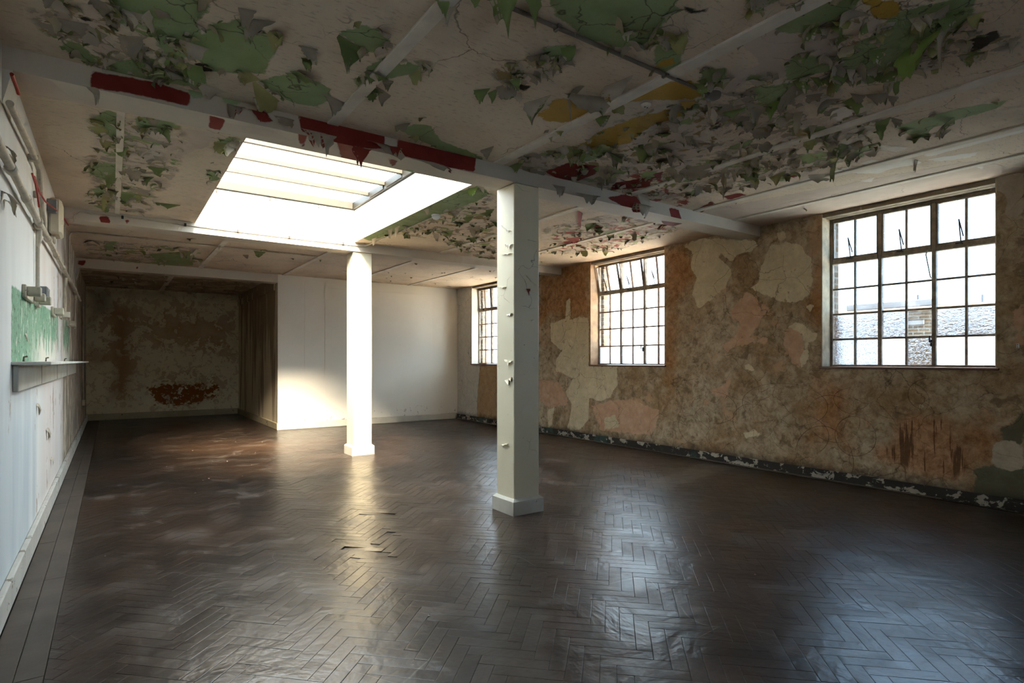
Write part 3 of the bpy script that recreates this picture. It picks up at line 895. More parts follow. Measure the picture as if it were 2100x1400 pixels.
# ------------------------------------------------------------------ walls
WR = {
    'cream': [
        [(1400, 502), (1440, 488), (1548, 492), (1552, 503), (1536, 516), (1512, 522), (1500, 536), (1478, 520), (1474, 530), (1494, 545), (1502, 560), (1486, 590), (1452, 618), (1434, 632), (1420, 604), (1428, 570), (1414, 545), (1424, 520)],
        [(1580, 505), (1612, 496), (1642, 505), (1662, 532), (1668, 570), (1658, 602), (1640, 620), (1602, 616), (1562, 602), (1536, 590), (1556, 580), (1558, 548)],
        [(1618, 668), (1640, 658), (1656, 670), (1664, 684), (1677, 682), (1674, 698), (1660, 706), (1658, 735), (1644, 752), (1642, 735), (1652, 705), (1644, 686)],
        [(1128, 664), (1152, 655), (1207, 650), (1208, 747), (1266, 752), (1266, 790), (1250, 816), (1234, 823), (1208, 815), (1207, 862), (1186, 882), (1164, 878), (1172, 830), (1160, 802), (1176, 776), (1140, 760), (1140, 740), (1152, 720), (1130, 700)],
        [(1162, 615), (1170, 611), (1171, 656), (1160, 656)], [(1524, 888), (1548, 879), (1562, 896), (1530, 897)], [(1592, 480), (1610, 474), (1612, 488), (1600, 498)], [(1526, 748), (1536, 744), (1548, 758), (1530, 758)], [(1655, 628), (1668, 626), (1662, 638)],
        [(1122, 840), (1136, 836), (1132, 872), (1124, 876)], [(1240, 858), (1262, 850), (1270, 876), (1240, 880)], [(1882, 826), (1894, 830), (1886, 842)], [(1968, 990), (1982, 988), (1980, 998)],
    ],
    'pink': [
        [(1496, 636), (1530, 598), (1562, 620), (1577, 634), (1566, 650), (1546, 680), (1534, 692), (1508, 690), (1518, 660), (1500, 652)], [(1480, 708), (1510, 690), (1524, 702), (1492, 722)],
        [(1604, 692), (1626, 664), (1642, 680), (1651, 720), (1640, 750), (1624, 742), (1610, 712)], [(1454, 800), (1480, 790), (1500, 772), (1491, 796), (1493, 811), (1470, 811)],
        [(1213, 832), (1252, 822), (1296, 820), (1352, 842), (1338, 892), (1232, 882)], [(1104, 775), (1150, 786), (1166, 830), (1128, 836), (1106, 820)], [(1560, 690), (1576, 696), (1566, 706)], [(1478, 580), (1490, 580), (1486, 600)],
        [(2074, 640), (2100, 626), (2100, 712), (2082, 706)], [(1500, 700), (1545, 690), (1560, 702), (1510, 712)],
    ],
    'stain': [
        [(1105, 532), (1206, 528), (1206, 650), (1160, 652), (1130, 645), (1105, 664)], [(1366, 518), (1412, 498), (1426, 560), (1402, 605), (1370, 615)], [(1366, 610), (1388, 610), (1380, 800), (1366, 830)],
        [(1675, 780), (1740, 790), (1740, 920), (1660, 900)], [(1960, 870), (2040, 850), (2040, 950), (1980, 960)], [(1675, 440), (1690, 440), (1690, 700), (1660, 640)],
    ],
    'seep': [[(1843, 862), (1870, 852), (1948, 856), (1960, 905), (1986, 915), (1994, 955), (1960, 985), (1870, 968), (1838, 952), (1796, 940), (1796, 915), (1830, 912)]],
    'moss': [[(2000, 966), (2032, 950), (2060, 964), (2100, 950), (2100, 1050), (2050, 1036), (1998, 1016)], [(2044, 882), (2072, 876), (2100, 836), (2100, 918), (2070, 908)], [(1636, 962), (1700, 972), (1790, 990), (1800, 1010), (1640, 985)]],
    'plaster': [[(2040, 906), (2064, 900), (2100, 916), (2100, 958), (2070, 968), (2052, 960), (2032, 946)], [(1994, 352), (2100, 352), (2100, 430), (2085, 450), (2062, 440), (2062, 400)]],
    'whiteend': [[(925, 560), (986, 560), (986, 742), (984, 800), (982, 870), (925, 880)]],
    'tan': [[(984, 750), (1020, 745), (1022, 900), (980, 880), (978, 830)]],
}
wy = [y for p in WIN for y in p]
S = Sheet(list(WR))
S.face('x', XR, cuts(YR, YB + 0.05, 0.034, wy), cuts(0, ZC, 0.034, (ZS - 0.02, ZC - 0.005)), [(a, b, ZS - 0.02, ZC - 0.005) for a, b in WIN], WR, flip=True)
wall_right = S.build('wall_right', MT['right'])
label(wall_right, 'brown stained window wall on the right with bare cream plaster islands', None, None, 'structure')
body = MB()
edges = [YR - 0.3] + wy + [YB + 0.6]
for i in range(0, len(edges), 2):
    body.box(XR + 0.006, XR + 0.22, edges[i], edges[i + 1], -0.1, ZC + 0.3)
for a, b in WIN:
    body.box(XR + 0.006, XR + 0.22, a, b, -0.1, ZS - 0.022)
    body.box(XR + 0.006, XR + 0.22, a, b, ZC - 0.004, ZC + 0.3)
body.build('masonry', MT['plain'], wall_right)
out = MB()
for i in range(0, len(edges), 2):
    out.box(XR + 0.26, XR + 0.42, edges[i] - (0 if i == 0 else -0.001), edges[i + 1], -0.1, ZC + 0.3)
for a, b in WIN:
    out.box(XR + 0.26, XR + 0.42, a, b, -0.1, ZS - 0.05)
    out.box(XR + 0.26, XR + 0.42, a, b, ZH + 0.02, ZC + 0.3)
out.build('outer_leaf', MT['brick'], wall_right)
for wi, (a, b) in enumerate(WIN):
    mm = MT[('jamb_a', 'jamb_b', 'jamb_c')[wi]]
    MB().box(XR - 0.001, XR + 0.235, b - 0.012, b + 0.0, ZS, ZC - 0.004, 0.002).build('reveal', mm, wall_right)
    MB().box(XR - 0.001, XR + 0.235, a, a + 0.012, ZS, ZC - 0.004, 0.002).build('reveal', mm, wall_right)
    # brick courses of the outer opening, far side
    if wi > 0:
        for k in range(23):
            z0 = ZS + 0.005 + k * 0.077
            if z0 + 0.066 > ZH:
                break
            dpt = rng.uniform(-0.006, 0.008)
            MB().box(XR + 0.262, XR + 0.262 + (0.10 if k % 2 else 0.155), b - 0.075 - dpt, b - 0.001, z0, z0 + 0.066, 0.005).build('brick', MT['brick1'], wall_right)
        MB().box(XR + 0.266, XR + 0.41, b - 0.062, b - 0.002, ZS, ZH, 0).build('mortar_bed', MT['mortar'], wall_right)

S = Sheet(['green'])
S.face('x', XL, cuts(YR, YA + 0.05, 0.05), cuts(0, ZC, 0.05), (), None, uvlayers={'green': [[(4.56, 1.38), (4.56, 1.86), (7.0, 1.90), (8.2, 1.92), (8.3, 1.42)], [(9.0, 1.40), (9.0, 1.93), (10.2, 1.94), (10.3, 1.40)]]})
wall_left = S.build('wall_left', MT['left'])
label(wall_left, 'pale peeling left wall with a green painted band above a shelf', None, None, 'structure')
MB().box(XL - 0.25, XL - 0.006, YR - 0.3, YA + 0.3, -0.1, ZC + 0.2).build('masonry', MT['plain'], wall_left)

AL = {'bare': [[(200, 640), (260, 620), (300, 640), (290, 700), (280, 760), (260, 820), (220, 820), (240, 760), (200, 700)], [(300, 630), (480, 640), (480, 740), (300, 700)], [(330, 770), (460, 770), (440, 830), (320, 830)]],
      'orange': [[(305, 795), (345, 785), (395, 790), (448, 790), (445, 815), (380, 830), (320, 828)]],
      'drip': [[(236, 640), (262, 630), (268, 760), (258, 815), (228, 815), (236, 740)], [(188, 720), (210, 720), (212, 740), (188, 745)]],
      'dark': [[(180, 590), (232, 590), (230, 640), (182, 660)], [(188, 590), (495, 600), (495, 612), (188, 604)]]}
S = Sheet(list(AL))
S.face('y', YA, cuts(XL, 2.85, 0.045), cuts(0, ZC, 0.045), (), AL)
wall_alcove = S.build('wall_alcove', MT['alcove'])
label(wall_alcove, 'dim alcove end wall in blotched cream and brown paint', None, None, 'structure')
MB().box(XL - 0.2, 7.2, YA + 0.006, YA + 0.2, -0.1, ZC + 0.2).build('masonry', MT['plain'], wall_alcove)

wall_back = MB().box(XW, XR + 0.1, YB, YB + 0.04, 0, ZC).build('wall_back', MT['white'])
label(wall_back, 'smooth white board wall at the back beside the alcove', None, None, 'structure')
MB().box(3.68, 6.2, YB - 0.006, YB + 0.002, 0.14, 2.95, 0.003).build('wall_panel', MT['white'], wall_back)
MB().box(3.262, 3.268, YB - 0.004, YB + 0.002, 0.14, 3.05, 0).build('joint_bead', MT['white'], wall_back)

wall_side = MB().box(XW + 0.02, XW + 0.10, YB + 0.04, YA, 0, ZC).build('wall_alcove_side', MT['side'])
label(wall_side, 'water streaked timber side wall of the alcove', None, None, 'structure')
MB().box(XW - 0.01, XW + 0.02, YB + 0.3, YA - 0.002, 2.86, 3.02, 0.006).build('pelmet_board', MT['side'], wall_side)
MB().box(XW - 0.004, XW + 0.03, YB + 0.002, YB + 0.09, 0.0, 2.98, 0.004).build('edge_trim', MT['timber'], wall_side)

RW = ((0.0, 1.3),)
rm = MB()
rx = [XL - 0.2] + [x for p in RW for x in p] + [XR + 0.2]
for i in range(0, len(rx), 2):
    rm.box(rx[i], rx[i + 1], YR - 0.2, YR, -0.1, ZC + 0.2)
for a, b in RW:
    rm.box(a, b, YR - 0.2, YR, -0.1, 0.9)
    rm.box(a, b, YR - 0.2, YR, 1.95, ZC + 0.2)
wall_rear = rm.build('wall_rear', MT['plain'])
label(wall_rear, 'plain plaster wall behind the camera', None, None, 'structure')


def skirt(name, pts, mat, h=0.13, t=0.035, lab=''):
    (x0, x1, y0, y1) = pts
    m = MB()
    m.box(x0, x1, y0, y1, 0.0, h, 0.008)
    o = m.build(name, mat)
    label(o, lab, None, None, 'structure')
    return o


bl = skirt('baseboard_left', (XL, XL + 0.035, YR, YA - 0.03), MT['skirt_left'], 0.16, lab='chalky white skirting board along the left wall')
skirt('baseboard_alcove', (XL + 0.035, XW + 0.02, YA - 0.03, YA), MT['skirt_alc'], 0.15, lab='cream skirting with black damp along the alcove end wall')
skirt('baseboard_side', (XW - 0.012, XW + 0.02, YB + 0.05, YA - 0.03), MT['skirt_alc'], 0.14, lab='cream skirting along the alcove side wall')
skirt('baseboard_back', (XW - 0.02, XR - 0.03, YB - 0.028, YB), MT['skirt'], 0.14, lab='cream skirting along the white back wall')
skirt('baseboard_right', (XR - 0.028, XR + 0.004, 1.0, YB - 0.028), MT['skirt_damp'], 0.115, lab='blackened flaking skirting under the windows on the right')
skirt('trim_1', (XR - 0.075, XR - 0.029, 2.2, YB - 0.03), MT['board'], 0.014, lab='dusty timber edge strip of the floor along the right wall')

# ------------------------------------------------------------------ skylight
sky = empty('window_4', (0, 0, ZC))
label(sky, 'bright rooflight in a deep white well between the two ceiling beams', None, None, 'structure')
ZG = 3.72
well = MB()
well.box(SKX0 - 0.1, SKX0, SKY0 - 0.1, SKY1 + 0.1, ZC + 0.003, 3.62)
well.box(SKX1, SKX1 + 0.1, SKY0 - 0.1, SKY1 + 0.1, ZC + 0.003, 3.62)
well.box(SKX0, SKX1, SKY1, SKY1 + 0.1, ZC + 0.003, 3.62)
well.box(SKX0, SKX1, SKY0 - 0.1, SKY0, ZC + 0.003, 3.62)
well.build('well_wall', MT['well'], sky)
for (a, b, c_, d) in ((SKX0 - 0.05, SKX0 + 0.03, SKY0 - 0.05, SKY1 + 0.05), (SKX1 - 0.035, SKX1 + 0.05, SKY0 - 0.05, SKY1 + 0.05)):
    MB().box(a, b, c_, d, 3.625, 3.73, 0.005).build('kerb', MT['alu'], sky)
for (c_, d) in ((SKY0 - 0.05, SKY0 + 0.03), (SKY1 - 0.03, SKY1 + 0.05)):
    MB().box(SKX0 + 0.031, SKX1 - 0.036, c_, d, 3.625, 3.73, 0.005).build('kerb', MT['alu'], sky)
for k, (c_, d) in enumerate(((6.42, 6.95), (6.99, 7.52))):
    MB().box(SKX1 - 0.047, SKX1 - 0.037, c_ + 0.03, d - 0.03, 3.635, 3.70, 0.003).build('kerb_flashing', MT['alu'], sky)
bars = [4.52, 4.80, 5.35, 5.90, 6.45, 7.0, 7.57, 8.18]
for y in bars[1:-1]:
    MB().box(SKX0 + 0.03, SKX1 - 0.036, y - 0.022, y + 0.022, ZG - 0.045, ZG + 0.01, 0.004).build('glazing_bar', MT['alu'], sky)
for y0, y1 in zip(bars[:-1], bars[1:]):
    MB().box(SKX0 + 0.02, SKX1 - 0.03, y0 + 0.001, y1 - 0.001, ZG + 0.011, ZG + 0.017).build('pane', MT['glass_sky'], sky)
for x in (1.1, 1.75, 2.4):
    MB().tube([(x, SKY1 - 0.004, 3.63), (x, SKY1 - 0.012, 3.60), (x, SKY1 - 0.006, 3.57)], 0.008, 6).build('fixing_clip', MT['alu'], sky)

# ------------------------------------------------------------------ windows
XF = XR + 0.21
wlab = ('nearest steel window with hammered and frosted lower panes', 'middle steel window whose three top lights tilt inward', 'far steel window half hidden by the near pillar')


def make_window(n, y0, y1, tilt, bar_mat):
    root = empty('window_%d' % n, (XF, (y0 + y1) / 2, ZS))
    label(root, wlab[n - 1], None, None, 'structure')
    x0, x1 = XF - 0.022, XF + 0.022
    fw = 0.028
    ya, yb = y0 + 0.012, y1 - 0.012
    zt = ZH - 0.005
    f = MB()
    f.box(x0, x1, ya, ya + fw, ZS, zt, 0.004).box(x0, x1, yb - fw, yb, ZS, zt, 0.004)
    f.box(x0, x1, ya + fw, yb - fw, ZS, ZS + fw * 0.8, 0.004).box(x0, x1, ya + fw, yb - fw, zt - fw, zt, 0.004)
    f.build('frame', MT['frame'], root)
    W = yb - ya
    m1, m2 = ya + W * 0.345, ya + W * 0.665
    ztr = 2.585
    for ym in (m1, m2):
        MB().box(x0 - 0.006, x1 + 0.006, ym - 0.020, ym + 0.020, ZS + fw * 0.8, zt - fw, 0.005).build('mullion', MT['frame'], root)
    segs = ((ya + fw, m1 - 0.02), (m1 + 0.02, m2 - 0.02), (m2 + 0.02, yb - fw))
    for a, b in segs:
        MB().box(x0 - 0.01, x1 + 0.008, a, b, ztr - 0.030, ztr + 0.030, 0.006).build('transom', MT['frame'], root)
    zb, zt2 = ZS + fw * 0.8, ztr - 0.030
    rows = [zb + (zt2 - zb) * k / 4 for k in range(5)]
    bh = 0.0112
    for si, (a, b) in enumerate(segs):
        mid = (a + b) / 2
        MB().box(x0 + 0.006, x1 - 0.006, mid - bh, mid + bh, zb, zt2, 0.003).build('glazing_bar', bar_mat, root)
        for zr in rows[1:-1]:
            for p, q in ((a, mid - bh), (mid + bh, b)):
                MB().box(x0 + 0.008, x1 - 0.008, p, q, zr - bh, zr + bh, 0.003).build('glazing_bar', bar_mat, root)
        for r in range(4):
            for h, (p, q) in enumerate(((a, mid), (mid, b))):
                # column 0 is the one nearest the camera; W1 keeps one clear pane in its second row
                col = si * 2 + h
                if n == 1:
                    g = 'glass_frost' if (r == 0 and col in (0, 1, 3)) else 'glass_ham2' if (r == 0 and col != 2) else 'glass_ham' if (r == 0 or (r == 1 and col != 2)) else 'glass'
                elif n == 2:
                    g = 'glass_frost' if (r == 0 and col != 0) else 'glass_ham2' if r == 0 else 'glass'
                else:
                    g = 'glass'
                if n == 1 and g == 'glass':
                    g = 'glass_near'
                MB().box(XF - 0.0025, XF + 0.0025, p + 0.0005, q - 0.0005, rows[r] + 0.0005, rows[r + 1] - 0.0005).build('pane', MT[g], root)
        # top light: its own sash, hinged at the bottom, tilting in
        z0, z1 = ztr + 0.031, zt - fw - 0.001
        R = Matrix.Translation((XF, 0, z0)) @ Matrix.Rotation(-tilt * (1 + 0.25 * (si - 1)), 4, 'Y') @ Matrix.Translation((-XF, 0, -z0))
        sfw = 0.016
        v = MB()
        v.box(x0, x1, a + 0.001, a + sfw, z0, z1, 0.003, mat4=R).box(x0, x1, b - sfw, b - 0.001, z0, z1, 0.003, mat4=R)
        v.box(x0, x1, a + sfw, b - sfw, z0, z0 + sfw, 0.003, mat4=R).box(x0, x1, a + sfw, b - sfw, z1 - sfw, z1, 0.003, mat4=R)
        vent = v.build('top_light', MT['frame'], root)
        MB().box(x0 + 0.006, x1 - 0.006, mid - bh, mid + bh, z0 + sfw, z1 - sfw, 0.003, mat4=R).build('glazing_bar', bar_mat, vent)
        for p, q in ((a + sfw, mid - 0.001), (mid + 0.001, b - sfw)):
            MB().box(XF - 0.0025, XF + 0.0025, p - 0.004, q + 0.004, z0 + 0.008, z1 - 0.008, mat4=R).build('pane', MT['glass_near' if n == 1 else 'glass'], vent)
        # folding stay arm
        top = R @ Vector((x0 - 0.02, mid + 0.015, z0 + 0.16))
        kn = Vector((x0 - 0.085 - tilt * 0.15, mid + 0.034, z0 + 0.22))
        st = MB()
        st.tube([(x0 - 0.02, mid + 0.034, z0 - 0.02), kn], 0.006, 6)
        st.tube([kn, (top.x, top.y, z0 + 0.05)], 0.006, 6)
        st.box(x0 - 0.05, x0 - 0.008, mid + 0.02, mid + 0.075, z0 - 0.025, z0 - 0.010, 0.003)
        st.build('stay', MT['iron'], root)
    # casement handle and peg stay on the second mullion
    h = MB()
    h.box(x0 - 0.03, x0 - 0.006, m1 + 0.006, m1 + 0.026, ZS + 0.22, ZS + 0.29, 0.004)
    h.tube([(x0 - 0.03, m1 + 0.016, ZS + 0.26), (x0 - 0.06, m1 + 0.02, ZS + 0.265), (x0 - 0.06, m1 + 0.02, ZS + 0.33)], 0.007, 7)
    h.build('handle', MT['iron'], root)
    h = MB()
    h.tube([(x0 - 0.03, m1 + 0.05, ztr - 0.02), (x0 - 0.05, m1 + 0.055, ztr - 0.06), (x0 - 0.035, m1 + 0.02, ztr - 0.30), (x0 - 0.02, m1 + 0.005, ztr - 0.32)], 0.006, 6)
    h.build('peg_stay', MT['pipe'], root)
    s = MB()
    s.box(XR - 0.022, x0, y0 - 0.02, y1 + 0.02, ZS - 0.024, ZS - 0.001, 0.004)
    s.build('sill', MT['sill'], root)
    l = MB()
    l.box(XR + 0.012, XR + 0.10, y0, y1, ZC - 0.05, ZC - 0.005, 0.004).box(XR + 0.09, XR + 0.24, y0, y1, ZH - 0.004, ZC - 0.005, 0.004)
    l.build('lintel', MT['lintel'], root)
    return root


for i, (a, b) in enumerate(WIN):
    make_window(i + 1, a, b, (0.0, 0.17, 0.05)[i], MT['frame_rust'] if i else MT['frame'])

# unseen steel window added behind the camera to let in fill light
for i, (a, b) in enumerate(RW):
    root = empty('window_%d' % (5 + i), ((a + b) / 2, YR - 0.12, 0.9))
    label(root, 'small steel window added behind the camera, out of view, for fill light', None, None, 'structure')
    f = MB()
    for x in np.linspace(a + 0.02, b - 0.02, 5):
        f.box(x - 0.02, x + 0.02, YR - 0.14, YR - 0.10, 0.9, 1.95)
    for z in np.linspace(0.92, 1.93, 4):
        f.box(a, b, YR - 0.135, YR - 0.105, z - 0.018, z + 0.018)
    f.build('frame', MT['frame'], root)
    MB().box(a, b, YR - 0.1225, YR - 0.1175, 0.9, 1.95).build('pane', MT['glass'], root)

# ------------------------------------------------------------------ floor
floor = MB().box(XL - 0.1, XR + 0.15, YR - 0.1, YA + 0.1, -0.12, -0.012).build('floor', MT['sub'])
label(floor, 'dark worn herringbone parquet floor', None, None, 'structure')
BW, BL, GAP = 0.0766, 0.3245, 0.0020
c45 = math.sqrt(0.5)
EU, EV = Vector((c45, c45)), Vector((-c45, c45))
anchor = Vector((2.306, 2.462)) - EU * BL - EV * BW
FX0, FX1, FY0, FY1 = XL + 0.255, XR - 0.08, YR + 0.05, YA - 0.03
blocks = []
rngk = int(26 / (BW * 1.414)) + 2
for n2 in range(-14, 15):
    for k in range(-rngk, rngk):
        for typ in (0, 1):
            if typ == 0:
                u0, v0, lu, lv = k * BW + n2 * (BW - BL), k * BW + n2 * (BW + BL), BL, BW
            else:
                u0, v0, lu, lv = k * BW + n2 * (BW - BL), (k + 1) * BW + n2 * (BW + BL), BW, BL
            cx, cy_ = u0 + lu / 2, v0 + lv / 2
            p = anchor + EU * cx + EV * cy_
            if FX0 - 0.15 < p.x < FX1 + 0.15 and FY0 - 0.15 < p.y < FY1 + 0.15 and not (p.x > XW + 0.1 and p.y > YB + 0.1):
                blocks.append((p, typ))


def block_poly(p, typ, rs):
    L, W = (BL - GAP) / 2, (BW - GAP) / 2
    a, b = (EU, EV) if typ == 0 else (EV, EU)
    pts = [p - a * L - b * W, p + a * L - b * W, p + a * L + b * W, p - a * L + b * W]
    if typ == 1:
        pts = pts[::-1]
    # clip to the field
    def clip(pts, f, inter):
        o = []
        for i, q in enumerate(pts):
            r = pts[(i + 1) % len(pts)]
            if f(q):
                o.append(q)
            if f(q) != f(r):
                o.append(inter(q, r))
        return o
    for ax, lim, sg in ((0, FX0, 1), (0, FX1, -1), (1, FY0, 1), (1, FY1, -1)):
        pts = clip(pts, lambda q: (q[ax] - lim) * sg >= 0, lambda q, r: q + (r - q) * ((lim - q[ax]) / (r[ax] - q[ax])))
        if len(pts) < 3:
            return None
    return pts


def block_mesh(mb, pts, p, typ, z, tx, ty, grain):
    cen = sum(pts, Vector((0, 0))) / len(pts)
    n = len(pts)
    e = 0.0020
    top, rim, bot = [], [], []
    for q in pts:
        d = q - cen
        s = max(0.0, 1 - e * 1.6 / max(d.length * 0.35, 0.01))
        zz = z + d.x * tx + d.y * ty
        qi = cen + d * s
        top.append((qi.x, qi.y, zz))
        rim.append((q.x, q.y, zz - 0.0003))
        bot.append((q.x, q.y, -0.0125))
    vs = top + rim + bot
    fs = [tuple(range(n))] + [(i, n + i, n + (i + 1) % n, (i + 1) % n) for i in range(n)] + [(n + i, 2 * n + i, 2 * n + (i + 1) % n, n + (i + 1) % n) for i in range(n)]
    fs = [tuple(reversed(f)) if False else f for f in fs]
    a, b = (EU, EV) if typ == 0 else (EV, EU)
    mb.add(vs, fs)
    for v in vs:
        q = Vector((v[0], v[1])) - p
        grain.append((q.dot(b), q.dot(a)))


def set_grain(me, grain):
    for nm, i in (('grain', 0), ('along', 1)):
        at = me.attributes.new(nm, 'FLOAT', 'POINT')
        at.data.foreach_set('value', [g[i] for g in grain])


scored = []
HOLE = (Vector((1.60, 4.27)), Vector((1.42, 4.02)), Vector((2.0, 5.0)))
for p, typ in blocks:
    pts = block_poly(p, typ, None)
    if pts is None:
        continue
    area = 0.0
    d = p.x * sT + p.y * cT
    if d > 0.6:
        q = [proj(t.x, t.y, 0) if (t.x * sT + t.y * cT) > 0.3 else None for t in pts]
        if all(q):
            mx, my = proj(p.x, p.y, 0)
            if -20 < mx < 2120 and my < 1410:
                area = abs(sum(q[i][0] * q[(i + 1) % len(q)][1] - q[(i + 1) % len(q)][0] * q[i][1] for i in range(len(q)))) / 2
    scored.append((area, p, typ, pts))
scored.sort(key=lambda t: -t[0])
field, fg = MB(), []
for i, (area, p, typ, pts) in enumerate(scored):
    z = rng.gauss(0, 0.00025)
    tx, ty = rng.gauss(0, 0.0009), rng.gauss(0, 0.0009)
    for hh in HOLE:
        dd = (p - hh).length
        if dd < 0.3:
            z -= 0.004 * (1 - dd / 0.3) * rng.random()
            tx += rng.gauss(0, 0.03) * (1 - dd / 0.3)
            ty += rng.gauss(0, 0.03) * (1 - dd / 0.3)
    if i < 300:
        mb, gr = MB(), []
        block_mesh(mb, pts, p, typ, z, tx, ty, gr)
        o = mb.build('parquet_block', MT['wood'], floor)
        set_grain(o.data, gr)
    else:
        block_mesh(field, pts, p, typ, z, tx, ty, fg)
o = field.build('parquet_field', MT['wood'], floor)
set_grain(o.data, fg)
o['kind'] = 'stuff'
# border boards along the left wall
y = YR + 0.05
while y < YA - 0.1:
    L = rng.uniform(0.9, 1.6)
    for k in (0, 1):
        xa = XL + 0.037 + k * 0.108
        MB().box(xa + 0.001, xa + 0.106, y + 0.001 + k * 0.3, min(y + L + k * 0.3, YA - 0.03) - 0.001, -0.0125, rng.gauss(0, 0.0007), 0.002).build('border_board', MT['board'], floor)
    y += L

# ------------------------------------------------------------------ pillars
def pillar(x, y, lab):
    r = empty('pillar', (x, y, 0))
    label(r, lab, 'pillar')
    hw = 0.143
    MB().box(x - hw, x + hw, y - hw, y + hw, 0.10, ZB, 0.007).build('shaft', MT['pillar'], r)
    pw = hw + 0.03
    b = MB()
    z1, z2 = 0.125, 0.147
    vs = [(x + a * pw, y + c * pw, z) for z in (0.0, z1) for a, c in ((-1, -1), (1, -1), (1, 1), (-1, 1))]
    vs += [(x + a * (hw + 0.004), y + c * (hw + 0.004), z2) for a, c in ((-1, -1), (1, -1), (1, 1), (-1, 1))]
    fs = [(i, (i + 1) % 4, 4 + (i + 1) % 4, 4 + i) for i in range(4)] + [(4 + i, 4 + (i + 1) % 4, 8 + (i + 1) % 4, 8 + i) for i in range(4)] + [(8, 9, 10, 11)]
    b.add(vs, fs)
    b.build('plinth', MT['skirt'], r)
    return r


p1 = pillar(2.983 + 0.143, 4.21 + 0.143, 'square cream pillar nearest the camera, carrying the red patched beam')
p2 = pillar(2.916 + 0.143, 8.23 + 0.143, 'square cream pillar under the rooflight corner, brightly lit')
# curled paint scabs on the near pillar
def scab(px, py, axis, val, w_, h_, mat, parent, lift=0.012, ang=0.0, name='paint_scab'):
    P = on_plane(px, py, axis, val)
    n = Vector((0, 0, 0))
    n[axis] = -1
    t = Vector((0, 1, 0)) if axis == 0 else Vector((1, 0, 0))
    up = Vector((0, 0, 1))
    a = t * math.cos(ang) + up * math.sin(ang)
    b = up * math.cos(ang) - t * math.sin(ang)
    vs = []
    NX, NY = 6, 3
    for i in range(NX + 1):
        for j in range(NY + 1):
            u, v = i / NX - 0.5, j / NY
            wv = (1 - (2 * abs(u)) ** 2) * (0.75 + 0.5 * math.sin(i * 2.3 + px))
            q = Vector(P) + a * (u * w_) + b * ((v - 1) * h_ * max(wv, 0.08)) + n * (0.003 + lift * (1 - v) ** 2)
            vs.append(q)
    m_ = len(vs)
    fs = [(i * (NY + 1) + j, (i + 1) * (NY + 1) + j, (i + 1) * (NY + 1) + j + 1, i * (NY + 1) + j + 1) for i in range(NX) for j in range(NY)]
    back = [v - n * 0.002 for v in vs]
    mb = MB()
    mb.add(vs, fs, 0, True)
    mb.add(back, [f[::-1] for f in fs], 0, True)
    return mb.build(name, mat, parent)


PX = 2.983
for (px, py, w_, h_, ang) in ((1040, 468, 0.17, 0.02, 0.5), (1045, 500, 0.11, 0.05, 0.15), (1040, 520, 0.16, 0.012, 0.1), (1032, 588, 0.10, 0.01, 0.1), (1046, 643, 0.08, 0.025, -0.1), (1044, 738, 0.12, 0.05, 0.1), (1043, 776, 0.12, 0.06, -0.3), (1036, 910, 0.12, 0.012, -0.2)):
    scab(px, py, 0, PX, w_, h_, MT['pillar'], p1, ang=ang)
for (px, py, w_, h_, ang) in ((1088, 575, 0.14, 0.014, -0.6), (1082, 592, 0.04, 0.055, 0.1), (1095, 494, 0.16, 0.008, 0.0), (1088, 656, 0.06, 0.01, 0.2)):
    scab(px, py, 1, 4.21, w_, h_, MT['fl_red'] if (px, py) == (1082, 592) else MT['pillar'], p1, ang=ang)

# ------------------------------------------------------------------ paint flakes on the ceiling and beams
flake_ct = 0
scatter = MB()
SC_MATS = ['fl_cream', 'fl_grey', 'fl_beige', 'fl_green', 'fl_lime', 'fl_olive', 'fl_ochre', 'fl_red']
LETTER = {'c': 'fl_cream', 'g': 'fl_grey', 'b': 'fl_beige', 'G': 'fl_green', 'L': 'fl_lime', 'o': 'fl_olive', 'y': 'fl_ochre', 'r': 'fl_red'}


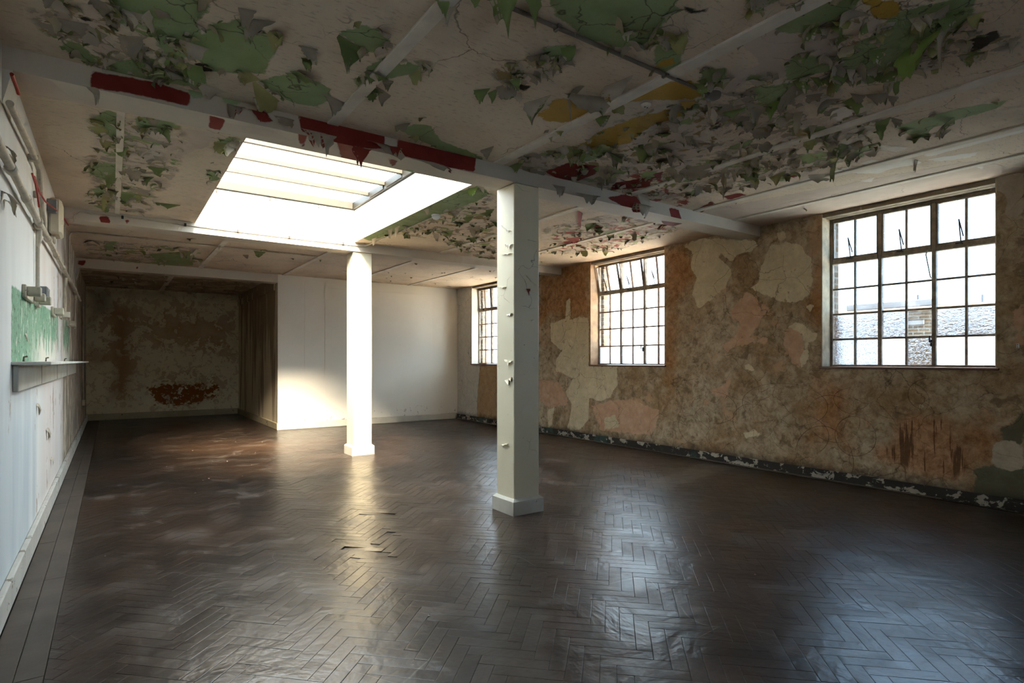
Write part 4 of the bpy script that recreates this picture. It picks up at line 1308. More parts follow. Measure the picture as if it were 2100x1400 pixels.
def flake_mesh(A, B, T, end, seed, NU=6, NV=5, curl=0.6, rag=0.14, ymax=None):
    """strip hinged on A-B, bending down to T; 'end' is the width left at the free edge"""
    r = random.Random(seed)
    A, B, T = Vector(A), Vector(B), Vector(T)
    mid = (A + B) / 2
    side = (B - A)
    ln = (T - mid).length
    flat = Vector((T.x - mid.x, T.y - mid.y, 0))
    ctrl = mid + flat * r.uniform(0.7, 1.25) + Vector((0, 0, -0.1 * abs(T.z - mid.z)))
    rag_l = [r.uniform(-rag, rag) for _ in range(NV + 1)]
    rag_r = [r.uniform(-rag, rag) for _ in range(NV + 1)]
    rag_e = [r.uniform(-rag * 1.6, rag * 0.6) for _ in range(NU + 1)]
    rag_e[0] -= rag
    rag_e[-1] -= rag
    rag_l[0] = rag_r[0] = 0
    rows = []
    bow = r.uniform(-1, 1) * curl
    nrm = side.cross(T - mid)
    nrm = nrm.normalized() if nrm.length > 1e-9 else Vector((0, 0, 1))
    for j in range(NV + 1):
        v = j / NV
        wdt = 1 + (end - 1) * v ** 1.2
        row = []
        for i in range(NU + 1):
            u = i / NU - 0.5
            vv = max(0.0, v * (1 + rag_e[i] * v))
            c = mid * (1 - vv) ** 2 + ctrl * 2 * vv * (1 - vv) + T * vv ** 2
            uu = u * wdt + (rag_l[j] * max(0, -u) * -1 + rag_r[j] * max(0, u)) * (1 if abs(u) > 0.4 else 0.4)
            q = c + side * uu + nrm * (bow * ln * 0.5 * v * (4 * u * u - 0.3) * min(1, side.length / max(ln, 1e-4)))
            q.z = min(q.z, mid.z - 0.002)
            if ymax is not None:
                q.y = min(q.y, ymax - 0.0004 * i)
            row.append(q)
        rows.append(row)
    vs = [q for row in rows for q in row]
    fs = [(j * (NU + 1) + i, j * (NU + 1) + i + 1, (j + 1) * (NU + 1) + i + 1, (j + 1) * (NU + 1) + i) for j in range(NV) for i in range(NU)]
    # which side looks at the room's middle / the viewpoint decides the coat that shows
    n0 = (vs[1] - vs[0]).cross(vs[NU + 1] - vs[0])
    t_ = (vs[(NV // 2 + 1) * (NU + 1) + NU // 2] - vs[(NV // 2) * (NU + 1) + NU // 2])
    n0 = (vs[(NV // 2) * (NU + 1) + NU // 2 + 1] - vs[(NV // 2) * (NU + 1) + NU // 2]).cross(t_)
    facing = n0.dot(Vector((0, 0, EYE)) - vs[(NV // 2) * (NU + 1) + NU // 2]) > 0
    return vs, fs, nrm, facing


def put_flake(A, B, T, vis, hid, end=0.4, individual=True, seed=None, parent=None, NU=6, NV=5, curl=0.6, rag=0.14, ymax=None):
    global flake_ct
    flake_ct += 1
    vs, fs, nrm, facing = flake_mesh(A, B, T, end, seed if seed is not None else flake_ct, NU, NV, curl, rag, ymax)
    th = 0.0016
    back = [v + (Vector((0, 0, th)) if abs(nrm.z) > 0.6 else nrm * (-th if facing else th) * 0.6) for v in vs]
    ff, fb = (fs, [f[::-1] for f in fs]) if facing else ([f[::-1] for f in fs], fs)
    if individual:
        mb = MB()
        mb.add(vs, ff, 0, True)
        mb.add(back, fb, 1, True)
        return mb.build('paint_flake', [MT[vis], MT[hid]], parent or ceiling)
    scatter.add(vs, ff, SC_MATS.index(vis), True)
    scatter.add(back, fb, SC_MATS.index(hid), True)


# the large ones, each where it hangs: hinge A-B on the ceiling, free tip T lowered by a drop; coat seen, coat hidden, width of the free edge
BIG = [
    ((990, -34), (1064, -30), (1034, 66), .20, 'G', 'g', .35), ((1072, -20), (1112, -16), (1098, 68), .16, 'G', 'g', .15), ((958, -8), (984, -8), (976, 16), .05, 'G', 'g', .5),
    ((1946, 46), (1846, 112), (1868, 166), .16, 'L', 'g', .42), ((1838, 158), (1851, 158), (1837, 197), .10, 'G', 'g', .9), ((1946, 52), (1962, 58), (1928, 133), .22, 'g', 'G', .5), ((1374, 18), (1342, 72), (1332, 88), .05, 'L', 'g', .3),
    ((523, 166), (574, 207), (540, 232), .09, 'o', 'c', .75), ((662, 190), (712, 212), (686, 237), .09, 'g', 'G', .2), ((414, 168), (468, 190), (424, 202), .07, 'c', 'G', .4), ((546, 70), (562, 108), (578, 80), .04, 'o', 'g', .3),
    ((695, 70), (756, 107), (714, 149), .13, 'G', 'g', .16), ((750, 146), (782, 166), (760, 173), .05, 'G', 'g', .2), ((863, 138), (838, 154), (856, 172), .05, 'o', 'g', .7), ((743, 194), (779, 187), (764, 208), .05, 'G', 'g', .3),
    ((778, 180), (802, 196), (784, 218), .06, 'g', 'G', .15), ((884, -6), (917, -6), (912, 37), .09, 'G', 'g', .3), ((918, 0), (950, -4), (915, 52), .08, 'g', 'G', .25), ((970, 184), (1006, 180), (984, 211), .07, 'G', 'g', .4), ((1000, 190), (1018, 182), (1010, 212), .06, 'G', 'g', .5),
    ((1018, 178), (1057, 168), (1040, 207), .07, 'g', 'G', .9), ((1074, 212), (1131, 194), (1091, 256), .11, 'c', 'G', .08), ((1155, 190), (1238, 198), (1216, 233), .09, 'g', 'G', .75), ((1163, 204), (1170, 204), (1171, 254), .10, 'b', 'y', .4),
    ((1238, 178), (1298, 154), (1256, 207), .07, 'c', 'y', .8), ((1163, 310), (1208, 300), (1182, 338), .08, 'G', 'g', .6), ((1153, 298), (1172, 300), (1172, 344), .09, 'o', 'g', .5), ((1210, 303), (1238, 298), (1222, 316), .04, 'G', 'g', .4),
    ((1252, 314), (1280, 316), (1262, 345), .08, 'g', 'G', .3), ((1224, 344), (1254, 340), (1244, 374), .08, 'b', 'G', .3), ((1119, 279), (1134, 273), (1130, 292), .05, 'c', 'o', .2), ((1136, 264), (1162, 262), (1147, 280), .05, 'o', 'g', .3),
    ((985, 308), (1012, 299), (999, 326), .06, 'g', 'G', .2), ((1044, 340), (1074, 328), (1058, 356), .06, 'G', 'c', .3), ((1042, 344), (1054, 345), (1050, 377), .07, 'c', 'G', .7), ((1070, 340), (1102, 344), (1088, 380), .08, 'g', 'G', .5), ((1099, 350), (1120, 352), (1108, 376), .06, 'g', 'G', .6),
    ((1300, 300), (1340, 304), (1317, 333), .06, 'G', 'g', .35), ((1480, 230), (1530, 220), (1502, 245), .05, 'G', 'g', .3), ((1574, 214), (1608, 200), (1578, 256), .11, 'L', 'g', .1), ((1392, 208), (1426, 205), (1410, 224), .05, 'y', 'g', .5), ((1448, 203), (1456, 203), (1455, 242), .09, 'b', 'g', .8),
    ((1528, 208), (1572, 218), (1548, 252), .07, 'g', 'G', .55), ((1519, 288), (1526, 286), (1518, 322), .08, 'c', 'G', .4), ((1522, 310), (1549, 296), (1531, 320), .05, 'b', 'G', .9), ((1527, 320), (1554, 323), (1547, 348), .06, 'b', 'G', .5), ((1479, 349), (1494, 340), (1485, 389), .10, 'b', 'o', .6),
    ((1499, 350), (1510, 350), (1507, 375), .06, 'b', 'o', .5), ((1455, 366), (1482, 360), (1464, 378), .04, 'b', 'G', .6), ((1524, 356), (1559, 357), (1540, 372), .04, 'G', 'b', .7), ((1576, 364), (1612, 349), (1593, 379), .07, 'o', 'c', .3), ((1534, 264), (1567, 263), (1557, 287), .05, 'g', 'G', .5),
    ((1573, 255), (1590, 252), (1579, 273), .05, 'g', 'G', .4), ((1556, 295), (1584, 296), (1568, 313), .04, 'g', 'G', .5), ((1628, 231), (1647, 228), (1633, 277), .11, 'b', 'g', .7), ((1403, 344), (1492, 328), (1425, 369), .06, 'g', 'G', .6), ((1337, 285), (1352, 289), (1342, 337), .10, 'b', 'G', .4),
    ((1304, 394), (1330, 400), (1322, 422), .06, 'c', 'r', .5), ((1345, 415), (1372, 420), (1360, 442), .06, 'c', 'r', .6), ((1284, 398), (1306, 404), (1298, 428), .06, 'r', 'c', .5), ((1745, 18), (1786, 30), (1722, 56), .06, 'g', 'G', .12), ((1714, 53), (1727, 56), (1725, 76), .05, 'G', 'g', .4),
    ((1640, 157), (1661, 160), (1652, 173), .04, 'G', 'g', .5), ((1660, 158), (1679, 158), (1680, 182), .05, 'G', 'g', .4), ((1678, 164), (1699, 160), (1693, 175), .04, 'G', 'g', .6), ((1665, 170), (1672, 169), (1679, 189), .05, 'c', 'g', .5), ((1743, 190), (1774, 195), (1760, 214), .05, 'g', 'G', .6),
    ((1772, 194), (1819, 190), (1808, 216), .06, 'g', 'G', .5), ((1816, 196), (1842, 198), (1832, 216), .04, 'g', 'G', .3), ((1630, 172), (1662, 180), (1598, 238), .12, 'g', 'G', .4), ((1695, 204), (1725, 202), (1680, 240), .08, 'g', 'G', .3), ((1655, 195), (1690, 190), (1667, 211), .04, 'g', 'G', .7),
    ((1950, 86), (1998, 84), (1982, 111), .06, 'g', 'G', .2), ((2072, 78), (2094, 76), (2073, 110), .07, 'g', 'b', .5), ((1960, 114), (1992, 110), (1976, 126), .04, 'g', 'G', .3), ((1796, 250), (1827, 240), (1806, 289), .10, 'G', 'g', .3), ((1825, 240), (1850, 246), (1840, 262), .04, 'g', 'G', .5), ((1876, 327), (1883, 328), (1876, 352), .07, 'g', 'b', .8),
    ((1707, 300), (1758, 294), (1716, 327), .07, 'g', 'G', .7), ((1705, 322), (1718, 322), (1706, 374), .11, 'o', 'G', .7), ((1658, 358), (1710, 355), (1680, 374), .04, 'g', 'b', .8), ((90, 38), (112, 33), (116, 74), .09, 'b', 'g', .7), ((117, 36), (180, 48), (150, 70), .06, 'g', 'c', .85),
    ((236, 72), (302, 74), (266, 120), .12, 'g', 'c', .35), ((277, 94), (306, 96), (287, 130), .09, 'g', 'G', .2), ((264, 118), (304, 127), (288, 142), .04, 'G', 'g', .3), ((320, 122), (345, 119), (338, 135), .04, 'G', 'g', .7), ((488, 14), (526, 22), (505, 58), .08, 'g', 'b', .5), ((520, 38), (566, 44), (510, 88), .08, 'g', 'G', .4),
    ((617, 118), (640, 122), (632, 146), .05, 'G', 'g', .6), ((612, 92), (650, 100), (636, 122), .05, 'g', 'G', .6), ((330, 262), (346, 258), (334, 276), .04, 'G', 'c', .4), ((232, 306), (262, 300), (252, 322), .05, 'G', 'c', .4), ((204, 284), (228, 290), (216, 306), .04, 'o', 'c', .5), ((214, 360), (246, 352), (228, 384), .06, 'G', 'c', .2),
    ((300, 340), (340, 345), (322, 358), .04, 'G', 'c', .3), ((255, 345), (290, 350), (276, 372), .05, 'g', 'G', .5), ((208, 400), (226, 404), (212, 436), .08, 'o', 'c', .2), ((230, 396), (280, 398), (256, 412), .04, 'G', 'c', .4), ((316, 414), (370, 420), (344, 428), .025, 'G', 'c', .15), ((440, 290), (468, 296), (446, 316), .05, 'o', 'G', .6),
    ((762, 490), (772, 486), (766, 506), .07, 'c', 'G', .4), ((796, 470), (805, 468), (800, 490), .07, 'c', 'G', .4), ((810, 466), (820, 462), (812, 488), .07, 'c', 'G', .4), ((870, 430), (880, 428), (876, 442), .04, 'c', 'o', .5), ((922, 436), (934, 432), (934, 450), .05, 'c', 'G', .4), ((964, 386), (980, 384), (966, 402), .05, 'L', 'c', .8),
    ((978, 380), (992, 382), (990, 396), .04, 'c', 'G', .4), ((995, 430), (1013, 428), (1004, 440), .03, 'G', 'c', .5), ((950, 446), (972, 442), (960, 456), .03, 'G', 'c', .5), ((932, 452), (950, 456), (942, 466), .03, 'G', 'c', .2), ((905, 474), (930, 472), (918, 484), .03, 'G', 'c', .5), ((886, 476), (900, 480), (896, 496), .04, 'g', 'G', .4),
    ((960, 466), (985, 462), (975, 484), .05, 'g', 'o', .6), ((1240, 474), (1262, 470), (1252, 490), .05, 'G', 'c', .5), ((1184, 432), (1194, 436), (1188, 470), .07, 'r', 'c', .6), ((1200, 460), (1222, 456), (1210, 472), .04, 'G', 'c', .5), ((1372, 452), (1392, 446), (1354, 470), .06, 'r', 'c', .5), ((1168, 488), (1192, 484), (1178, 500), .03, 'r', 'c', .5),
    ((386, 506), (408, 510), (398, 528), .04, 'c', 'G', .2), ((366, 512), (384, 514), (378, 532), .04, 'g', 'G', .6), ((390, 524), (397, 520), (388, 546), .05, 'c', 'G', .9), ((520, 512), (545, 514), (530, 530), .03, 'G', 'c', .2), ((234, 500), (244, 496), (242, 514), .03, 'c', 'G', .4), ((240, 526), (254, 524), (248, 536), .02, 'c', 'G', .3), ((380, 590), (398, 592), (388, 612), .04, 'c', 'o', .2),
]
for i, (a, b, t, drop, cv, ch, end) in enumerate(BIG):
    A = on_plane(*a, 2, ZC - 0.001)
    B = on_plane(*b, 2, ZC - 0.001)
    T = on_plane(*t, 2, ZC - drop)
    # keep the sheet no longer than paint could be
    L = (Vector(T) - (Vector(A) + Vector(B)) / 2)
    if L.length > 0.55:
        T = tuple((Vector(A) + Vector(B)) / 2 + L * (0.55 / L.length))
    put_flake(A, B, T, LETTER[cv], LETTER[ch], end, True, 100 + i, None, 7, 6)

# flakes along the beam's face and edge
BEAMFL = [((505, 222), (545, 234), (534, 250), 'r', 'c', .2), ((616, 262), (668, 274), (650, 300), 'c', 'r', .4), ((640, 268), (690, 280), (668, 318), 'c', 'r', .3), ((722, 298), (762, 308), (737, 344), 'r', 'c', .25), ((752, 288), (815, 302), (806, 322), 'c', 'r', .7), ((782, 296), (812, 302), (812, 318), 'g', 'r', .6),
          ((830, 318), (900, 338), (918, 350), 'g', 'r', .3), ((470, 214), (505, 222), (480, 240), 'g', 'r', .8), ((560, 236), (600, 245), (590, 262), 'g', 'c', .7), ((1180, 395), (1230, 402), (1210, 418), 'c', 'g', .5), ((1300, 415), (1340, 424), (1316, 446), 'c', 'r', .6), ((1130, 378), (1160, 384), (1148, 402), 'g', 'c', .5), ((150, 172), (185, 180), (200, 212), 'c', 'b', .3)]
for i, (a, b, t, cv, ch, end) in enumerate(BEAMFL):
    A = Vector(on_plane(*a, 1, 4.198))
    B = Vector(on_plane(*b, 1, 4.198))
    A.z, B.z = min(A.z, 3.12), min(B.z, 3.12)
    T = Vector(on_plane(*t, 1, 4.198 - rng.uniform(0.03, 0.08)))
    put_flake(A, B, T, LETTER[cv], LETTER[ch], end, True, 300 + i, None, 6, 5, ymax=4.194)

# smaller ones: along the torn edges and thick in the busy zones
cand = []
def on_poly_edge(poly):
    Q = uv_poly(poly, 'z', ZC)
    i = rng.randrange(len(Q))
    a, b = Q[i], Q[(i + 1) % len(Q)]
    t = rng.random()
    return (a[0] + (b[0] - a[0]) * t, a[1] + (b[1] - a[1]) * t)


def in_ceiling(p):
    if not (XL + 0.1 < p[0] < XR - 0.06 and 0.4 < p[1] < YA - 0.1):
        return False
    if SKX0 - 0.03 < p[0] < SKX1 + 0.03 and SKY0 - 0.03 < p[1] < SKY1 + 0.03:
        return False
    for a, b in BEAMS:
        if a - 0.03 < p[1] < b + 0.03:
            return False
    if p[0] > XW and p[1] > YB - 0.05:
        return False
    return True


for _ in range(330):
    p = on_poly_edge(rng.choice(CE['green'] + CE['yellow'][:2] + CE['pink'][:6]))
    cand.append((p, rng.choice('cgGcgoGb')))
for zi, poly in enumerate(CE['mess']):
    Q = np.array(uv_poly(poly, 'z', ZC))
    n = (330, 80, 110, 90, 70, 90, 40, 30)[zi]
    lo, hi = Q.min(0), Q.max(0)
    c_ = 0
    while c_ < n:
        p = nrg.uniform(lo, hi)
        if sdf(p[None], Q)[0] > 0:
            cand.append(((float(p[0]), float(p[1])), rng.choice('ccggbGgobgc' if zi in (0, 3) else 'ccggGGocb')))
            c_ += 1
for _ in range(120):
    cand.append(((rng.uniform(0, 2.7), rng.uniform(12.6, 16.4)), rng.choice('bgob')))
for _ in range(90):
    cand.append(((rng.uniform(XL + 0.2, XR - 0.2), rng.uniform(1.2, 12.0)), rng.choice('cggcG')))
cand = [(p, c_) for p, c_ in cand if in_ceiling(p)]
items = []
for p, c_ in cand:
    near = min(1.0, 0.55 + p[1] / 16)
    sz = rng.choice((0.035, 0.05, 0.06, 0.08, 0.11)) * rng.uniform(0.7, 1.2)
    a = rng.uniform(0, 2 * PI)
    d = Vector((math.cos(a), math.sin(a), 0))
    e = Vector((-d.y, d.x, 0))
    A = Vector((p[0], p[1], ZC - 0.001)) - e * sz * rng.uniform(0.35, 0.7)
    B = Vector((p[0], p[1], ZC - 0.001)) + e * sz * rng.uniform(0.35, 0.7)
    drop = sz * rng.uniform(0.25, 0.85)
    T = (A + B) / 2 + d * sz * rng.uniform(0.4, 0.9) + Vector((0, 0, -drop))
    back = {'c': 'o', 'g': 'G', 'b': 'o', 'G': 'c', 'o': 'b', 'r': 'c'}[c_]
    q = proj(p[0], p[1], ZC)
    sc_ = sz * F / max(0.5, p[0] * sT + p[1] * cT)
    vis = -10 < q[0] < 2110 and -10 < q[1] < 1400 and p[0] * sT + p[1] * cT > 0.4
    items.append((sc_ if vis else 0, A, B, T, c_, back))
items.sort(key=lambda t: -t[0])
room_left = 300 - flake_ct
for i, (sc_, A, B, T, c_, back) in enumerate(items):
    put_flake(A, B, T, LETTER[c_], LETTER[back], rng.uniform(0.1, 0.9), i < room_left, 1000 + i, None, 4, 4)
o = scatter.build('paint_flake_scatter', [MT[k] for k in SC_MATS], ceiling)
o['kind'] = 'stuff'
# pieces peeling off the left wall near the pipe
for i, (px, py, w_, h_) in enumerate(((4, 300, 0.10, 0.10), (10, 312, 0.10, 0.13), (6, 395, 0.10, 0.12), (10, 412, 0.08, 0.08), (52, 685, 0.05, 0.10), (76, 830, 0.10, 0.16), (96, 880, 0.12, 0.2), (105, 940, 0.12, 0.1))):
    P = on_plane(px, py, 0, XL + 0.002)
    put_flake((XL + 0.002, P[1] - w_ / 2, P[2]), (XL + 0.002, P[1] + w_ / 2, P[2] + 0.02), (XL + (0.05 if i < 4 else 0.018), P[1], P[2] - h_ * (1 if i < 4 else 0.6)), 'fl_grey' if i < 4 else 'fl_cream', 'fl_beige', 0.4, True, 600 + i, wall_left, 5, 4)

# ------------------------------------------------------------------ ceiling fittings
def thing_mesh(name, mb, mat, lab, cat, group=None):
    o = mb.build(name, mat)
    return label(o, lab, cat, group)


d0 = (3.175, 6.10)
det = empty('smoke_detector', (d0[0], d0[1], ZC))
label(det, 'round white smoke detector on the green ceiling beside the rooflight', 'smoke detector')
MB().lathe([(0.055, 0.0), (0.057, 0.012), (0.052, 0.018)], (d0[0], d0[1], ZC), 28).build('base', MT['detector'], det)
MB().lathe([(0.046, 0.018), (0.050, 0.026), (0.047, 0.036), (0.036, 0.044), (0.034, 0.050), (0.016, 0.056)], (d0[0], d0[1], ZC), 28).build('head', MT['detector'], det)

# conduit across the near bay with its round box
t = empty('ceiling_conduit', (0.2, 2.292, ZC))
label(t, 'grimy thin conduit crossing the near ceiling towards the windows', 'conduit')
MB().tube([(0.2, 2.292, ZC - 0.012), (1.2, 2.292, ZC - 0.014), (2.2, 2.292, ZC - 0.012), (3.18, 2.292, ZC - 0.012)], 0.011, 10).build('pipe', MT['pipe_dark'], t)
MB().lathe([(0.05, 0.0), (0.05, 0.02), (0.045, 0.028), (0.02, 0.032)], (3.22, 2.292, ZC), 20).build('junction_box', MT['pipe_dark'], t)
for x in (0.9, 1.9, 2.75):
    MB().box(x - 0.01, x + 0.01, 2.268, 2.316, ZC - 0.026, ZC - 0.0005, 0.003).build('saddle', MT['pipe_dark'], t)
t = empty('ceiling_rose', (2.66, 2.95, ZC))
c_ = on_plane(1325, 212, 2, ZC)
t.location = (c_[0], c_[1], ZC)
label(t, 'small old ceiling rose with screw holes beside the yellow patches', 'ceiling rose')
MB().lathe([(0.036, 0.0), (0.036, 0.008), (0.028, 0.016), (0.012, 0.018)], (c_[0], c_[1], ZC - 0.008), 18).build('rose_plate', MT['strip'], t)
for a in (-0.012, 0.012):
    MB().lathe([(0.005, 0.0), (0.005, 0.002)], (c_[0] + a, c_[1], ZC - 0.0262), 8).build('screw_hole', MT['sub'], t)

# cable conduit along the second beam
t = empty('beam_conduit', (-0.3, 8.185, 3.12))
label(t, 'thin cable conduit clipped along the top of the beam below the rooflight', 'conduit')
MB().tube([(-0.36, 8.18, 2.98), (-0.35, 8.184, 3.06), (-0.30, 8.186, 3.105), (0.3, 8.187, 3.112), (1.2, 8.187, 3.10), (2.2, 8.187, 3.098), (3.02, 8.187, 3.102), (3.08, 8.182, 3.112), (3.13, 8.10, 3.130), (3.16, 7.4, 3.138), (3.17, 6.75, 3.138), (3.175, 6.16, 3.138)], 0.0085, 8).build('pipe', MT['pipe'], t)
for x in (0.1, 0.75, 1.35, 2.0, 2.75):
    MB().box(x - 0.012, x + 0.012, 8.172, 8.199, 3.088, 3.124, 0.003).build('saddle', MT['alu'], t)
# conduit under the far ceiling with its drop down the left wall
t = empty('far_conduit', (-0.3, 9.6, ZC))
label(t, 'painted conduit crossing the ceiling in front of the alcove and turning down the left wall', 'conduit')
MB().tube([(-0.47, 9.62, 2.55), (-0.47, 9.62, 3.06), (-0.45, 9.62, 3.115), (-0.38, 9.62, 3.135), (0.6, 9.62, 3.138), (1.6, 9.62, 3.138), (2.8, 9.62, 3.138)], 0.012, 8).build('pipe', MT['pipe'], t)
for x in (0.4, 1.3, 2.2):
    MB().box(x - 0.012, x + 0.012, 9.598, 9.642, 3.122, ZC - 0.0005, 0.003).build('saddle', MT['pipe'], t)

# ------------------------------------------------------------------ left wall fittings
def lp(px, py, off=0.0):
    return on_plane(px, py, 0, XL + off)


t = empty('main_pipe', (XL, 3.6, 2.45))
label(t, 'thick flaking cream pipe running along the left wall below the ceiling', 'pipe')
zp = lp(45, 385, 0.05)[2]
xp = XL + 0.045
mp = MB()
ys = [3.2 + 0.4 * k for k in range(24)]
mp.tube([(xp, y, zp + 0.006 * math.sin(y * 2)) for y in ys], [0.021 + 0.003 * (k % 3 == 1) for k in range(24)], 12)
mp.build('run', MT['pipe'], t)
for y in (4.15, 4.85, 5.55, 6.35, 7.3, 8.2, 9.4, 10.6, 11.8):
    MB().tube([(xp, y - 0.04, zp), (xp, y - 0.035, zp), (xp, y + 0.035, zp), (xp, y + 0.04, zp)], [0.024, 0.029, 0.029, 0.024], 12).build('coupling', MT['pipe'], t)
for y, zlow in ((5.78, 1.93), (8.9, 1.97), (11.2, 1.9)):
    MB().tube([(XL + 0.03, y, zp), (XL + 0.03, y, zp - 0.1), (XL + 0.022, y + 0.01, zp - 0.16), (XL + 0.022, y + 0.01, zlow)], [0.02, 0.02, 0.014, 0.014], 10).build('drop_pipe', MT['pipe'], t)
    MB().tube([(xp - 0.012, y - 0.07, zp), (xp - 0.012, y - 0.06, zp), (xp - 0.012, y + 0.06, zp), (xp - 0.012, y + 0.07, zp)], [0.024, 0.032, 0.032, 0.024], 12).build('tee', MT['pipe'], t)

t = empty('upper_pipe', (XL, 4.4, 2.85))
label(t, 'slimmer bent cream pipe above the thick pipe on the left wall', 'pipe')
q1, q2, q3, q4, q5 = lp(20, 212, .04), lp(72, 325, .04), lp(81, 350, .04), lp(82, 400, .04), lp(90, 458, .04)
MB().tube([q1, q2, q3, q4, q5, (q5[0], q5[1] + 0.05, zp + 0.02)], 0.019, 12).build('run', MT['pipe'], t)
for q in (q2, q4):
    MB().box(XL, XL + 0.06, q[1] - 0.02, q[1] + 0.02, q[2] - 0.024, q[2] + 0.024, 0.004).build('saddle', MT['pipe'], t)

t = empty('fire_cable', (XL, 5.2, 2.9))
label(t, 'thin red fire alarm cable looping down to the cream alarm box', 'cable')
a = [lp(p[0], p[1], .075) for p in ((66, 356), (73, 378), (77, 400), (80, 424))]
MB().tube(a, 0.0065, 8).build('strand', MT['redcable'], t)
a = [lp(p[0], p[1], .075) for p in ((70, 362), (80, 392), (92, 412), (104, 422), (126, 438), (140, 462))]
MB().tube(a, 0.0065, 8).build('strand', MT['redcable'], t)
t = empty('corner_cable', (XL, 4.0, 3.0))
label(t, 'short red painted pipe end in the ceiling corner at far left', 'cable')
a = [lp(p[0], p[1], .045) for p in ((24, 152), (28, 163), (33, 176), (38, 192))]
MB().tube(a, 0.010, 8).build('strand', MT['redcable'], t)

b0 = lp(114, 450, 0.05)
t = empty('alarm_box', (XL, b0[1], b0[2]))
label(t, 'cream plastic alarm box on the left wall under the red cable', 'alarm box')
yc, zc = b0[1], b0[2]
MB().box(XL + 0.002, XL + 0.105, yc - 0.16, yc + 0.16, zc - 0.165, zc + 0.175, 0.022).build('case', MT['box'], t)
MB().box(XL + 0.104, XL + 0.109, yc - 0.10, yc - 0.06, zc - 0.055, zc - 0.015, 0.002).build('indicator', MT['box'], t)
MB().box(XL + 0.002, XL + 0.075, yc - 0.26, yc - 0.165, zc + 0.02, zc + 0.14, 0.006).build('grey_lid', MT['grey'], t)
MB().box(XL + 0.002, XL + 0.05, yc - 0.07, yc + 0.04, zc - 0.235, zc - 0.166, 0.008).build('cable_duct', MT['pipe'], t)

t = empty('wall_switch', (XL, 5.9, 1.86))
q = lp(87, 603, 0.03)
t.location = (XL, q[1], q[2])
label(t, 'grey surface switch box on the left wall above the green band', 'switch')
MB().box(XL + 0.002, XL + 0.072, q[1] - 0.11, q[1] + 0.11, q[2] - 0.055, q[2] + 0.055, 0.008).build('case', MT['grey'], t)
MB().box(XL + 0.072, XL + 0.080, q[1] - 0.03, q[1] + 0.03, q[2] - 0.025, q[2] + 0.025, 0.003).build('rocker', MT['box'], t)

tl = ('nearest painted timber bracket left of the grey switch', 'painted timber bracket touching the grey switch', 'painted timber bracket beyond the grey switch', 'painted timber bracket halfway along the green band', 'farthest painted timber bracket at the end of the green band')
for i, (px, py, L) in enumerate(((62, 604, 0.55), (80, 618, 0.22), (112, 640, 0.35), (127, 646, 0.22), (142, 664, 0.4))):
    q = lp(px, py, 0.02)
    t = empty('timber_bracket', (XL, q[1], q[2]))
    label(t, tl[i], 'bracket', 'timber brackets along the green band')
    MB().box(XL + 0.001, XL + 0.024, q[1] - L / 2, q[1] + L / 2, q[2] - 0.045, q[2] + 0.045, 0.004).build('back_plate', MT['timber'], t)
    MB().box(XL + 0.025, XL + 0.10, q[1] - L / 2 + 0.02, q[1] - L / 2 + 0.09, q[2] - 0.03, q[2] + 0.035, 0.005).build('peg', MT['timber'], t)
    if L > 0.3:
        MB().box(XL + 0.025, XL + 0.09, q[1] + L / 2 - 0.1, q[1] + L / 2 - 0.03, q[2] - 0.03, q[2] + 0.03, 0.005).build('peg', MT['timber'], t)

# long shelf at eye height
ys0 = lp(22, 748)[1]
t = empty('wall_shelf', (XL, ys0, 1.385))
label(t, 'long narrow painted shelf on the left wall under the green band', 'shelf')
MB().box(XL + 0.001, XL + 0.19, ys0, 11.4, 1.374, 1.396, 0.004).build('shelf_board', MT['shelf'], t)
MB().box(XL + 0.001, XL + 0.03, ys0 + 0.06, 11.4, 1.21, 1.373, 0.004).build('apron_board', MT['shelf'], t)
for y in (6.0, 7.6, 9.2):
    MB().box(XL + 0.0305, XL + 0.032, y - 0.004, y + 0.004, 1.212, 1.37).build('joint', MT['pipe_dark'], t)
for px in (40, 88, 128):
    q = lp(px, 743, 0.01)
    MB().tube([(XL + 0.03, q[1], 1.397), (XL + 0.032, q[1], 1.425), (XL + 0.05, q[1], 1.43)], 0.006, 6).build('hook', MT['pipe_dark'], t)

# conduit down to a socket at the alcove corner
t = empty('socket_drop', (XL, 14.6, 0.55))
q = lp(181, 829, 0.04)
label(t, 'thin conduit dropping to a small socket at the alcove corner', 'socket')
t.location = (XL, 14.4, 0.5)
MB().tube([(XL + 0.02, 14.4, 2.5), (XL + 0.02, 14.4, 0.62)], 0.012, 8).build('conduit', MT['pipe'], t)
MB().box(XL + 0.001, XL + 0.05, 14.31, 14.49, 0.5, 0.62, 0.008).build('socket_plate', MT['box'], t)

# little cleat on the window wall at the far right
q = on_plane(2088, 709, 0, XR)
t = empty('wall_cleat', (XR, q[1], q[2]))
label(t, 'tiny white screw cleat on the brown wall right of the near window', 'cleat')
MB().box(XR - 0.012, XR - 0.001, q[1] - 0.012, q[1] + 0.012, q[2] - 0.022, q[2] + 0.022, 0.003).build('plate', MT['detector'], t)
for dz in (-0.01, 0.01):
    MB().box(XR - 0.0135, XR - 0.0121, q[1] - 0.003, q[1] + 0.003, q[2] + dz - 0.003, q[2] + dz + 0.003).build('screw', MT['iron'], t)

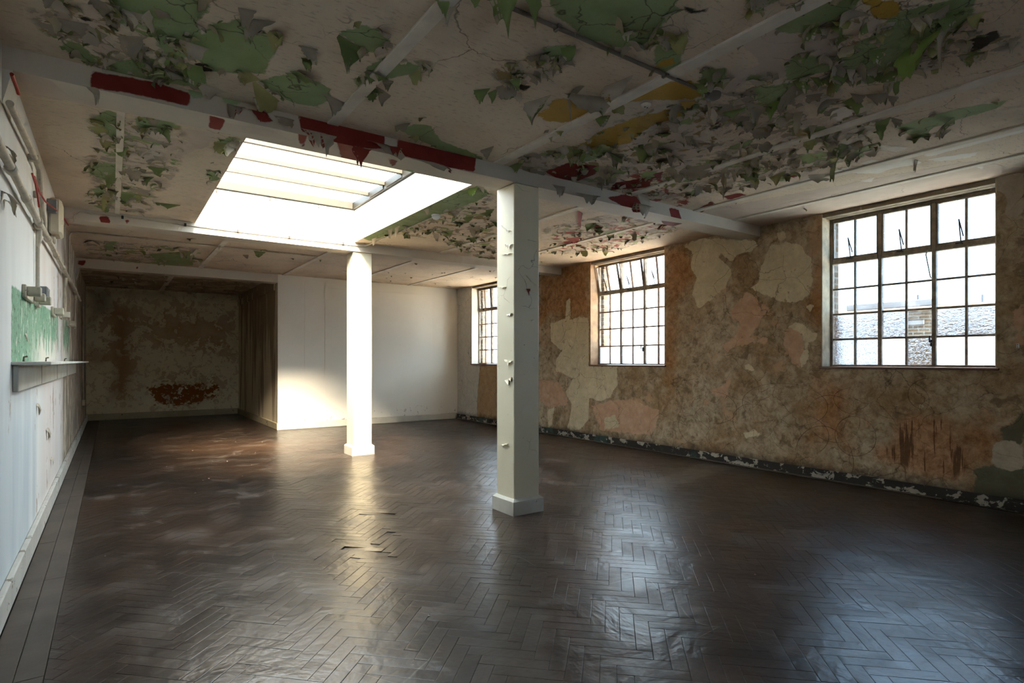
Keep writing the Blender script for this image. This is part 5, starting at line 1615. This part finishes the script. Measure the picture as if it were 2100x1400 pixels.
# fallen chips on the floor
chips = MB()
for i in range(70):
    x, y = rng.uniform(-0.2, 6.6), rng.uniform(2.0, 11.8)
    s, a = rng.uniform(0.003, 0.009), rng.uniform(0, PI)
    pts = [(x + s * rng.uniform(.6, 1.2) * math.cos(a + k * 2 * PI / 5), y + s * rng.uniform(.6, 1.2) * math.sin(a + k * 2 * PI / 5), 0.0035 + rng.uniform(0, 0.002)) for k in range(5)]
    chips.add(pts + [(p[0], p[1], 0.001) for p in pts], [(0, 1, 2, 3, 4)] + [(k, 5 + k, 5 + (k + 1) % 5, (k + 1) % 5) for k in range(5)])
o = chips.build('paint_crumbs', MT['fl_cream'])
label(o, 'tiny pale paint crumbs scattered over the dark parquet', None, None, 'stuff')
q = on_plane(680, 871, 2, 0)
o = MB().add([(q[0] - .07, q[1], .003), (q[0] - .02, q[1] - .05, .004), (q[0] + .06, q[1] - .02, .012), (q[0] + .05, q[1] + .03, .03), (q[0] - .03, q[1] + .04, .014), (q[0] - .07, q[1], .001), (q[0] - .02, q[1] - .05, .001), (q[0] + .06, q[1] - .02, .001), (q[0] + .05, q[1] + .03, .001), (q[0] - .03, q[1] + .04, .001)],
             [(0, 1, 2, 3, 4)] + [(k, 5 + k, 5 + (k + 1) % 5, (k + 1) % 5) for k in range(5)]).build('fallen_flake', MT['fl_lime'])
label(o, 'small green paint flake fallen on the floor by the white wall', 'paint flake')

# ------------------------------------------------------------------ outside the near window
bx = 16.0
def bp(px, py, x=bx):
    return on_plane(px, py, 0, x)


c0, c1 = bp(1752, 632), bp(1916, 612)
t = empty('exterior_building', (bx, c1[1], -2))
label(t, 'flat roofed brick building seen through the near window', 'building')
ytop = bp(1840, 622)[2]
MB().box(bx, bx + 3.0, c1[1], c0[1], -2, ytop - 0.12).build('wall', MT['brick'], t)
MB().box(bx - 0.12, bx + 3.1, c1[1] - 0.12, c0[1] + 0.15, ytop - 0.12, ytop + 0.05, 0.02).build('coping', MT['conc'], t)
MB().box(bx - 0.05, bx - 0.001, c1[1] + 0.2, c0[1] - 0.2, ytop - 0.55, ytop - 0.45, 0.01).build('string_course', MT['conc'], t)
w2 = bp(1700, 655)[2]
MB().box(bx + 0.8, bx + 4, bp(2060, 640)[1] - 6, c1[1] - 0.13, -2, bp(1990, 632)[2], 0.0).build('side_wing', MT['brick'], t)
MB().box(bx + 0.7, bx + 4.1, bp(2060, 640)[1] - 6, c1[1] - 0.14, bp(1990, 632)[2], bp(1990, 632)[2] + 0.1, 0.01).build('wing_coping', MT['roofing'], t)
MB().box(bx + 0.8, bx + 4, c0[1] + 0.16, c0[1] + 2.5, -2, w2 + 0.1, 0.0).build('low_wing', MT['brick'], t)
for px in (2018, 1885):
    q = bp(px, 612, bx + 1)
    MB().tube([(bx + 1.0, q[1], w2), (bx + 1.0, q[1], q[2] + 0.1)], 0.05, 8).build('vent_pipe', MT['conc'], t)
q0, q1 = bp(1765, 640, bx - 0.2), bp(1930, 628, bx - 0.2)
MB().tube([(bx - 0.2, q0[1] + 3, q0[2]), (bx - 0.2, q1[1] - 3.0, q0[2])], 0.045, 8).build('handrail', MT['frame_rust'], t)
roof2 = empty('exterior_roof', (10, 6, -1.5))
label(roof2, 'pale low flat roof between this building and the brick one', 'roof')
MB().box(7.6, 15.6, -14, 30, -1.6, -1.3).build('deck', MT['deck'], roof2)
print('flakes', flake_ct, 'blocks', len(scored))
